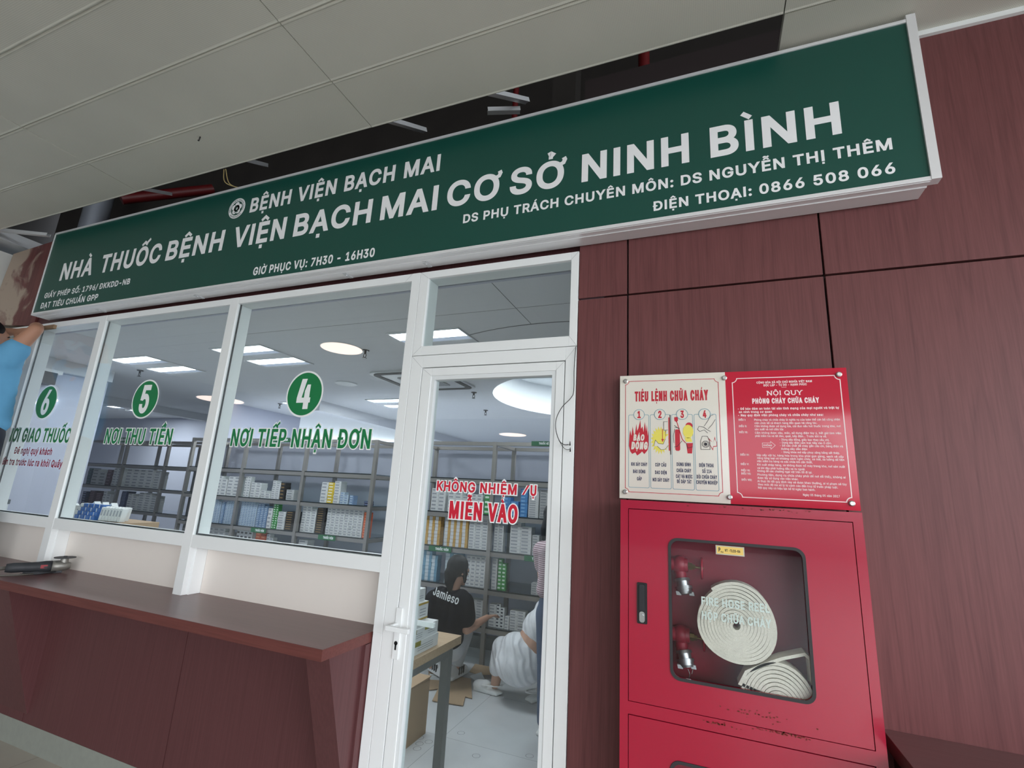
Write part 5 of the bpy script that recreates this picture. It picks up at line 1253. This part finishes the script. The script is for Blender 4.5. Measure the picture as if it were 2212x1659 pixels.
def head(mb, c, fwd, up=(0, 0, 1), s=1.0):
    r, f, u = frame3(fwd, up); c = Vector(c); R = Matrix((r, f, u)).transposed()
    P = lambda a, b_, d_: c + (r * a + f * b_ + u * d_) * s
    mb.ell(P(0, -0.01, 0.025), 0.075 * s, 0.092 * s, 0.090 * s, 18, 0, R); mb.ell(P(0, 0.030, -0.050), 0.056 * s, 0.058 * s, 0.068 * s, 16, 0, R)
    mb.ell(P(0, 0.098, -0.022), 0.012 * s, 0.020 * s, 0.016 * s, 10, 0, R); mb.ell(P(0, 0.085, 0.0), 0.009 * s, 0.016 * s, 0.026 * s, 10, 0, R)
    mb.ell(P(0, 0.082, -0.066), 0.026 * s, 0.013 * s, 0.011 * s, 10, 0, R); mb.ell(P(0, 0.068, -0.105), 0.026 * s, 0.022 * s, 0.018 * s, 10, 0, R)
    for k in (-1, 1):
        mb.ell(P(k * 0.078, -0.005, -0.010), 0.010 * s, 0.020 * s, 0.032 * s, 10, 0, R); mb.ell(P(k * 0.034, 0.075, 0.012), 0.022 * s, 0.014 * s, 0.012 * s, 10, 0, R)
    return P, R
def face_marks(parent, P, R, s=1.0):
    b = MB()
    for k in (-1, 1): b.ell(P(k * 0.031, 0.082, 0.000), 0.014 * s, 0.006 * s, 0.006 * s, 10, 0, R)
    b.build('eyes', mat('eye_dark', (40, 30, 28), 0.3), parent)
    b = MB(); b.ell(P(0, 0.092, -0.066), 0.022 * s, 0.005 * s, 0.006 * s, 10, 0, R); b.build('lips', mat('lip', (150, 84, 78), 0.5), parent)
def hand(mb, wrist, dirv, palm_n, curl=0.6, side=1, s=1.0):
    """palm, four fingers bending about the knuckles and a thumb off the side"""
    d, n = Vector(dirv).normalized(), Vector(palm_n); n = (n - d * n.dot(d)).normalized(); w = d.cross(n) * side; W = Vector(wrist)
    for k in (-0.028, -0.010, 0.010, 0.028): cap(mb, W + d * 0.012 * s + w * k * 0.7 * s, W + d * 0.082 * s + w * k * s, 0.014 * s, 0.011 * s, 8)
    for i, (k, L) in enumerate(((-0.030, 0.058), (-0.010, 0.072), (0.010, 0.078), (0.030, 0.070))):
        p = W + d * 0.086 * s + w * k * s; dd = d.copy()
        for j, seg in enumerate((0.45, 0.32, 0.23)):
            a = curl * (0.7 if j == 0 else 1.0); dd = (dd * math.cos(a) + n * math.sin(a)).normalized(); q = p + dd * L * seg * 1.1 * s
            cap(mb, p, q, (0.0090 - 0.0008 * j) * s, (0.0084 - 0.0010 * j) * s, 8); p = q
    p = W + d * 0.028 * s + w * 0.030 * s; q = p + (d * 0.5 + w * 0.75 + n * 0.35).normalized() * 0.040 * s; e_ = q + (d * 0.8 + w * 0.2 + n * 0.55).normalized() * 0.030 * s
    cap(mb, p, q, 0.0125 * s, 0.0105 * s, 8); cap(mb, q, e_, 0.0100 * s, 0.0085 * s, 8)

WX = -0.055
# --- worker on the counter at the left edge, seen from behind and right
wk = thing('person', (-4.62, 1.80, CT), 'person in blue shirt and dark trousers at left edge, arms raised to the sign corner', 'person')
b = MB()
P, R = head(b, (-4.76, 1.72, 0.925), (-0.15, 1, 0.25))
cap(b, (-4.66, 1.71, 0.78), (-4.74, 1.715, 0.87), 0.058, 0.054)
shR, elR, wrR = (-4.49, 1.725, 0.735), (-4.395, 1.80, 0.975), (-4.575, 1.87, 1.045)
chain(b, [shR, (-4.44, 1.76, 0.86), elR], [0.062, 0.052, 0.043]); chain(b, [elR, (-4.455, 1.825, 1.005), wrR], [0.043, 0.042, 0.028])
hand(b, wrR, (-1, 0.25, 0.12), (0.1, 0.9, -0.5), 0.45, 1)
shL, elL, wrL = (-4.87, 1.725, 0.745), (-5.02, 1.76, 0.97), (-4.86, 1.87, 1.02)
chain(b, [shL, (-4.95, 1.74, 0.86), elL], [0.060, 0.050, 0.043]); chain(b, [elL, (-4.94, 1.82, 1.0), wrL], [0.043, 0.041, 0.028])
hand(b, wrL, (1, 0.25, 0.1), (-0.1, 0.9, -0.5), 0.5, -1)
chain(b, [(-4.62, 1.75, 0.72), (-4.62, 1.75, 0.5), (-4.62, 1.755, 0.30)], [0.085, 0.085, 0.09])
for s in (-1, 1):
    chain(b, [(-4.62 + s * 0.085, 1.75, 0.22), (-4.62 + s * 0.09, 1.77, -0.18), (-4.62 + s * 0.09, 1.77, -0.56)], [0.085, 0.06, 0.042])
flesh(b, 'body', skin, wk, 0.009)
face_marks(wk, P, R)
b = MB(); b.ell(P(0, -0.022, 0.045), 0.086, 0.095, 0.085, 18, 0, R); flesh(b, 'hair', hairm, wk, 0.010)
b = MB()
for i in range(7):
    t = i / 6; z = 0.30 + 0.44 * t; w = 0.165 - 0.015 * math.sin(PI * t) + 0.012 * t
    for x in (-0.10, -0.05, 0.0, 0.05, 0.10): b.ell((-4.62 + x * w / 0.155, 1.735 - 0.012 * t, z), 0.075, 0.135 - 0.02 * t, 0.10, 14)
chain(b, [shR, (-4.455, 1.752, 0.815)], [0.088, 0.080]); chain(b, [shL, (-4.945, 1.74, 0.84)], [0.092, 0.084])
chain(b, [(-4.84, 1.725, 0.75), (-4.51, 1.725, 0.735)], [0.08, 0.08])
for s in (-1, 1):
    b.tube([(-4.56 + 0.05 * s, 1.60, 0.32), (-4.54 + 0.04 * s, 1.605, 0.5), (-4.50, 1.65, 0.70)], 0.012, 8)
flesh(b, 'shirt', mat('sky_blue_cloth', (96, 160, 200), 0.8, noise=0.06, nscale=14, bump=0.3, bscale=30), wk, 0.011, 10)
b = MB(); b.ell((-4.62, 1.745, 0.275), 0.172, 0.135, 0.030, 24); flesh(b, 'belt', mat('belt_black', (26, 26, 30), 0.5), wk, 0.008)
b = MB()
for s in (-1, 1):
    chain(b, [(-4.62 + s * 0.075, 1.745, 0.22), (-4.62 + s * 0.085, 1.755, 0.05), (-4.62 + s * 0.09, 1.77, -0.20), (-4.62 + s * 0.09, 1.78, -0.55)], [0.115, 0.105, 0.082, 0.070])
b.ell((-4.62, 1.745, 0.22), 0.165, 0.13, 0.10, 18)
flesh(b, 'trousers', mat('navy_trousers', (28, 32, 46), 0.8), wk, 0.011)
for s in (-1, 1):
    b = MB(); b.ell((-4.62 + s * 0.09, 1.83, CT + 0.040), 0.046, 0.125, 0.038, 16); b.box(-4.62 + s * 0.09 - 0.043, -4.62 + s * 0.09 + 0.043, 1.715, 1.945, CT + 0.001, CT + 0.018); flesh(b, 'shoe', black, wk, 0.008)
for c_ in wk.children: c_.location.x += WX
b = MB(); b.box(-5.10, -4.60, 1.955, 1.975, 1.055, 1.085); tag(b.build('wooden_batten', mat('raw_batten', (150, 124, 98), 0.8, noise=0.15, nscale=20)), 'short pale batten held level below the left sign corner', 'batten')

# --- person in the black T-shirt kneeling at the rack, back to the door
bp = thing('person', (-2.1, 4.0, FZ), 'person in black T-shirt with white back print, crouching behind the table', 'person')
b = MB(); hc = (-2.035, 4.02, -0.655)
P, R = head(b, hc, (0.45, 0.9, -0.15))
cap(b, (-2.06, 3.985, -0.84), (-2.045, 4.0, -0.74), 0.055, 0.050)
chain(b, [(-2.08, 4.0, -0.92), (-2.11, 4.02, -1.1), (-2.13, 4.04, -1.26)], [0.085, 0.085, 0.10])
shR, elR, wrR = (-1.945, 3.99, -0.90), (-1.925, 4.03, -1.115), (-1.860, 4.30, -1.065)
chain(b, [shR, elR], [0.055, 0.043]); chain(b, [elR, (-1.90, 4.12, -1.10), wrR], [0.043, 0.040, 0.026]); hand(b, wrR, (0.25, 0.95, 0.05), (0.2, 0, -1), 0.35, 1)
shL, elL, wrL = (-2.23, 3.98, -0.91), (-2.29, 4.05, -1.13), (-2.18, 4.28, -1.10)
chain(b, [shL, elL], [0.055, 0.043]); chain(b, [elL, wrL], [0.043, 0.027]); hand(b, wrL, (0.2, 0.95, 0.0), (0, 0, -1), 0.4, -1)
chain(b, [(-2.06, 4.05, -1.30), (-2.10, 4.38, -1.22), (-2.13, 4.27, -1.53)], [0.085, 0.058, 0.042])
chain(b, [(-2.22, 4.05, -1.30), (-2.42, 4.34, -1.22), (-2.36, 4.27, -1.52)], [0.085, 0.058, 0.042])
flesh(b, 'body', skin_arm, bp, 0.010)
face_marks(bp, P, R)
b = MB(); b.ell(P(0, -0.022, 0.035), 0.092, 0.100, 0.098, 18, 0, R); chain(b, [P(0, -0.075, -0.03), P(0.01, -0.085, -0.10), P(0.04, -0.080, -0.165)], [0.062, 0.045, 0.018]); chain(b, [P(0.078, 0.01, 0.0), P(0.085, 0.02, -0.08)], [0.024, 0.014])
flesh(b, 'hair', hairm, bp, 0.009)
tee = mat('black_tshirt', (13, 14, 24), 0.9, spec=0.2, bump=0.3, bscale=25)
b = MB()
for i in range(6):
    t = i / 5; z = -1.20 + 0.32 * t; w = 0.185 - 0.02 * t * 0
    for x in (-0.09, -0.03, 0.03, 0.09): b.ell((-2.125 + 0.04 * t + x * w / 0.165, 4.01 - 0.02 * t, z), 0.070, 0.125, 0.085, 14)
chain(b, [(-2.22, 3.985, -0.90), (-1.95, 3.985, -0.89)], [0.075, 0.075]); chain(b, [shR, (-1.925, 4.01, -1.02)], [0.085, 0.082]); chain(b, [shL, (-2.27, 4.02, -1.04)], [0.085, 0.082])
flesh(b, 'tshirt', tee, bp, 0.011, 12)
b = MB()
mp_ = lambda a, b_, dd: (a, dd + 0.0 * a, b_)
text(b, 'Jamieso', -2.185, -1.945, -0.862, 0.066, 3.858, 0.03, shear=0.22)
for i, p in enumerate(b.v): b.v[i] = (p[0], 3.852 + 0.9 * (p[0] + 2.08) ** 2, p[2] - 0.22 * (p[0] + 2.10))
b.build('back_print', st_white, bp)
b = MB(); chain(b, [(-2.06, 4.06, -1.29), (-2.10, 4.36, -1.22)], [0.105, 0.080]); chain(b, [(-2.10, 4.37, -1.23), (-2.12, 4.29, -1.45)], [0.078, 0.062]); chain(b, [(-2.22, 4.06, -1.29), (-2.41, 4.32, -1.22)], [0.105, 0.08]); chain(b, [(-2.41, 4.33, -1.23), (-2.37, 4.28, -1.44)], [0.078, 0.062]); b.ell((-2.125, 4.04, -1.28), 0.175, 0.125, 0.11, 18)
flesh(b, 'trousers', mat('light_grey_cloth', (196, 198, 202), 0.85), bp, 0.011)
def shoe(pos, dirv, name, m, parent, stripes=False, L=0.27):
    d = Vector(dirv).normalized(); s = Vector((d.y, -d.x, 0)); p = Vector(pos); R = Matrix((s, d, Vector((0, 0, 1)))).transposed(); b = MB()
    b.ell(p + d * L * 0.30 + Vector((0, 0, 0.042)), 0.046, L * 0.24, 0.042, 16, 0, R); b.ell(p - d * L * 0.22 + Vector((0, 0, 0.055)), 0.038, L * 0.28, 0.055, 16, 0, R); b.ell(p + Vector((0, 0, 0.055)), 0.042, L * 0.34, 0.048, 16, 0, R)
    b.obox(p + Vector((0, 0, 0.013)), s, d, (0, 0, 1), 0.042, L * 0.49, 0.012)
    o = flesh(b, name, m, parent, 0.007, 4)
    if stripes:
        for k in (-1, 0, 1):
            for sd in (-1, 1):
                q = MB(); c = p + d * (0.012 + 0.032 * k) + s * sd * 0.0395 + Vector((0, 0, 0.058)); q.obox(c, s, d * 0.85 + Vector((0, 0, 0.5)), (0, 0, 1), 0.0045, 0.0095, 0.028); q.build('stripe', black, o)
    return o
white_shoe = mat('white_leather', (232, 232, 232), 0.5)
shoe((-2.29, 4.25, FZ + 0.025), (0.78, -0.45, 0), 'sneaker', white_shoe, bp, True)
shoe((-2.12, 4.30, FZ + 0.0125), (0.1, 0.9, 0), 'sneaker', white_shoe, bp, True)

# --- person in white, squatting with back to the door
wp = thing('person', (-1.5, 4.1, FZ), 'person in white top and trousers with white clogs, squatting at the rack', 'person')
b = MB()
P, R = head(b, (-0.98, 4.34, -0.60), (0.4, 0.9, -0.1)); cap(b, (-1.06, 4.30, -0.80), (-1.01, 4.32, -0.70), 0.055, 0.05)
chain(b, [(-1.42, 4.04, -1.28), (-1.34, 4.10, -1.12), (-1.18, 4.22, -0.92)], [0.14, 0.125, 0.13])
chain(b, [(-1.48, 4.05, -1.30), (-1.625, 4.10, -1.215), (-1.680, 4.14, -1.52)], [0.095, 0.058, 0.040])
chain(b, [(-1.36, 4.06, -1.30), (-1.20, 4.28, -1.22), (-1.31, 4.23, -1.52)], [0.095, 0.058, 0.040])
for s, x in ((1, -0.98), (-1, -1.30)):
    chain(b, [(x, 4.20, -0.90), (x + 0.05, 4.24, -1.08), (x + 0.06, 4.38, -1.04)], [0.055, 0.042, 0.027]); hand(b, (x + 0.06, 4.38, -1.04), (0, 1, 0), (0, 0, -1), 0.4, s)
flesh(b, 'body', skin_arm, wp, 0.010)
face_marks(wp, P, R)
b = MB(); b.ell(P(0, -0.02, 0.035), 0.092, 0.10, 0.097, 18, 0, R); flesh(b, 'hair', hairm, wp, 0.01)
wcloth = mat('white_cotton', (232, 232, 236), 0.85)
def folds(m, scale, dist, strength):
    nt = m.node_tree; N = nt.nodes.new; L = nt.links.new
    tc = N('ShaderNodeTexCoord'); mp = N('ShaderNodeMapping'); mp.inputs['Rotation'].default_value = (0, 0.35, 0); w = N('ShaderNodeTexWave'); w.bands_direction = 'X'; w.inputs['Scale'].default_value = scale; w.inputs['Distortion'].default_value = 4.5; w.inputs['Detail'].default_value = 2.5; w.inputs['Detail Scale'].default_value = 1.3
    bp = N('ShaderNodeBump'); bp.inputs['Strength'].default_value = strength; bp.inputs['Distance'].default_value = dist
    L(tc.outputs['Object'], mp.inputs[0]); L(mp.outputs[0], w.inputs['Vector']); L(w.outputs['Fac'], bp.inputs['Height']); L(bp.outputs[0], nt.nodes['Principled BSDF'].inputs['Normal'])
folds(wcloth, 5.5, 0.02, 0.55)
b = MB(); b.ell((-1.44, 4.03, -1.305), 0.205, 0.170, 0.160, 20); b.ell((-1.42, 4.04, -1.21), 0.185, 0.155, 0.12, 20, 0, Matrix.Rotation(0.5, 3, 'Y'))
chain(b, [(-1.47, 4.05, -1.27), (-1.615, 4.09, -1.222)], [0.145, 0.090]); chain(b, [(-1.625, 4.10, -1.225), (-1.668, 4.125, -1.395)], [0.080, 0.070])
chain(b, [(-1.38, 4.06, -1.30), (-1.22, 4.26, -1.22)], [0.125, 0.078]); chain(b, [(-1.21, 4.27, -1.225), (-1.29, 4.235, -1.42)], [0.074, 0.066])
flesh(b, 'trousers', wcloth, wp, 0.011, 28)
b = MB(); chain(b, [(-1.30, 4.12, -1.045), (-1.25, 4.16, -1.0), (-1.16, 4.23, -0.91)], [0.155, 0.148, 0.145]); chain(b, [(-1.30, 4.18, -0.90), (-1.0, 4.20, -0.89)], [0.075, 0.075])
for x in (-0.98, -1.30): chain(b, [(x, 4.20, -0.90), (x + 0.03, 4.28, -1.0)], [0.075, 0.066])
flesh(b, 'top', wcloth, wp, 0.011, 14)
def clog(pos, dirv):
    d = Vector(dirv).normalized(); s = Vector((d.y, -d.x, 0)); p = Vector(pos); R = Matrix((s, d, Vector((0, 0, 1)))).transposed(); b = MB()
    b.ell(p + d * 0.060 + Vector((0, 0, 0.036)), 0.050, 0.080, 0.046, 18, 0, R); b.ell(p + d * 0.020 + Vector((0, 0, 0.045)), 0.046, 0.050, 0.044, 16, 0, R); b.ell(p - d * 0.02 + Vector((0, 0, 0.022)), 0.045, 0.13, 0.024, 18, 0, R); b.obox(p + Vector((0, 0, 0.012)), s, d, (0, 0, 1), 0.040, 0.115, 0.011)
    b.tube(smooth([p + s * 0.045 + d * 0.03 + Vector((0, 0, 0.055)), p + s * 0.044 - d * 0.04 + Vector((0, 0, 0.066)), p + s * 0.030 - d * 0.115 + Vector((0, 0, 0.072)), p - d * 0.135 + Vector((0, 0, 0.073)), p - s * 0.030 - d * 0.115 + Vector((0, 0, 0.072)), p - s * 0.044 - d * 0.04 + Vector((0, 0, 0.066)), p - s * 0.045 + d * 0.03 + Vector((0, 0, 0.055))], 4), 0.0075, 8)
    o = flesh(b, 'clog', white_shoe, wp, 0.006, 3)
    q = MB()
    for (a, c) in ((0.105, 0.02), (0.10, -0.02), (0.06, 0.035), (0.06, -0.035), (0.02, 0.040), (0.02, -0.040)): q.ell(p + d * a + s * c + Vector((0, 0, 0.080 - abs(c) * 0.55 - max(0, a - 0.05) * 0.35)), 0.006, 0.006, 0.006, 8)
    q.build('vent_holes', black, o)
clog((-1.755, 4.155, FZ + 0.001), (-1, 0.12, 0)); clog((-1.32, 4.235, FZ + 0.001), (0.55, 0.8, 0))

# --- person standing at the door's right edge
sp = thing('person', (-1.02, 3.7, FZ), 'person standing in striped shirt and jeans, mostly hidden by the right door stile', 'person')
b = MB(); sx = -1.035
P, R = head(b, (sx - 0.045, 3.72, -0.155), (0.2, 0.95, -0.1)); cap(b, (sx, 3.70, -0.33), (sx - 0.03, 3.71, -0.22), 0.055, 0.050)
chain(b, [(sx, 3.70, -0.42), (sx, 3.70, -0.62), (sx, 3.70, -0.74)], [0.115, 0.11, 0.12])
for s in (-1, 1):
    chain(b, [(sx + s * 0.15, 3.70, -0.38), (sx + s * 0.155, 3.78, -0.60), (sx + s * 0.10, 3.96, -0.52)], [0.050, 0.040, 0.026]); hand(b, (sx + s * 0.10, 3.96, -0.52), (0, 1, 0.1), (0, 0, -1), 0.4, s)
    chain(b, [(sx + s * 0.075, 3.70, -0.80), (sx + s * 0.075, 3.71, -1.18), (sx + s * 0.07, 3.70, -1.54)], [0.085, 0.060, 0.042])
flesh(b, 'body', skin_arm, sp, 0.011)
face_marks(sp, P, R)
b = MB(); b.ell(P(0, -0.022, 0.035), 0.092, 0.105, 0.098, 18, 0, R); chain(b, [P(0, -0.08, -0.0), P(-0.02, -0.115, -0.08), P(-0.03, -0.12, -0.15)], [0.06, 0.042, 0.022]); flesh(b, 'hair', hairm, sp, 0.010)
def stripes_mat():
    m = bpy.data.materials.new('striped_cloth'); m.use_nodes = True; nt = m.node_tree; N = nt.nodes.new; L = nt.links.new; b_ = nt.nodes['Principled BSDF']; b_.inputs['Roughness'].default_value = 0.85
    tc = N('ShaderNodeTexCoord'); w = N('ShaderNodeTexWave'); w.bands_direction = 'Z'; w.inputs['Scale'].default_value = 22; w.inputs['Distortion'].default_value = 0.4; L(tc.outputs['Object'], w.inputs['Vector'])
    r = N('ShaderNodeValToRGB'); r.color_ramp.elements[0].position = 0.45; r.color_ramp.elements[1].position = 0.55; r.color_ramp.elements[0].color = lin(206, 184, 190); r.color_ramp.elements[1].color = lin(140, 112, 122); L(w.outputs['Fac'], r.inputs['Fac']); L(r.outputs['Color'], b_.inputs['Base Color']); return m
b = MB()
for i in range(6):
    t = i / 5; z = -0.66 + 0.27 * t; w = 0.175 - 0.02 * math.sin(PI * t)
    for x in (-0.08, 0.0, 0.08): b.ell((sx + x * w / 0.15, 3.70, z), 0.08, 0.115, 0.07, 14)
chain(b, [(sx - 0.13, 3.70, -0.385), (sx + 0.13, 3.70, -0.385)], [0.07, 0.07])
for s in (-1, 1): chain(b, [(sx + s * 0.145, 3.70, -0.39), (sx + s * 0.15, 3.74, -0.50)], [0.072, 0.062])
flesh(b, 'shirt', stripes_mat(), sp, 0.011, 5)
b = MB(); b.ell((sx, 3.70, -0.76), 0.155, 0.125, 0.12, 18)
for s in (-1, 1): chain(b, [(sx + s * 0.072, 3.70, -0.82), (sx + s * 0.075, 3.71, -1.18), (sx + s * 0.07, 3.70, -1.52)], [0.100, 0.074, 0.062])
flesh(b, 'jeans', mat('denim', (74, 90, 116), 0.85, noise=0.1, nscale=40), sp, 0.011)
for s in (-1, 1): shoe((sx + s * 0.075, 3.76, FZ + 0.001), (0, 1, 0), 'shoe', white_shoe, sp)
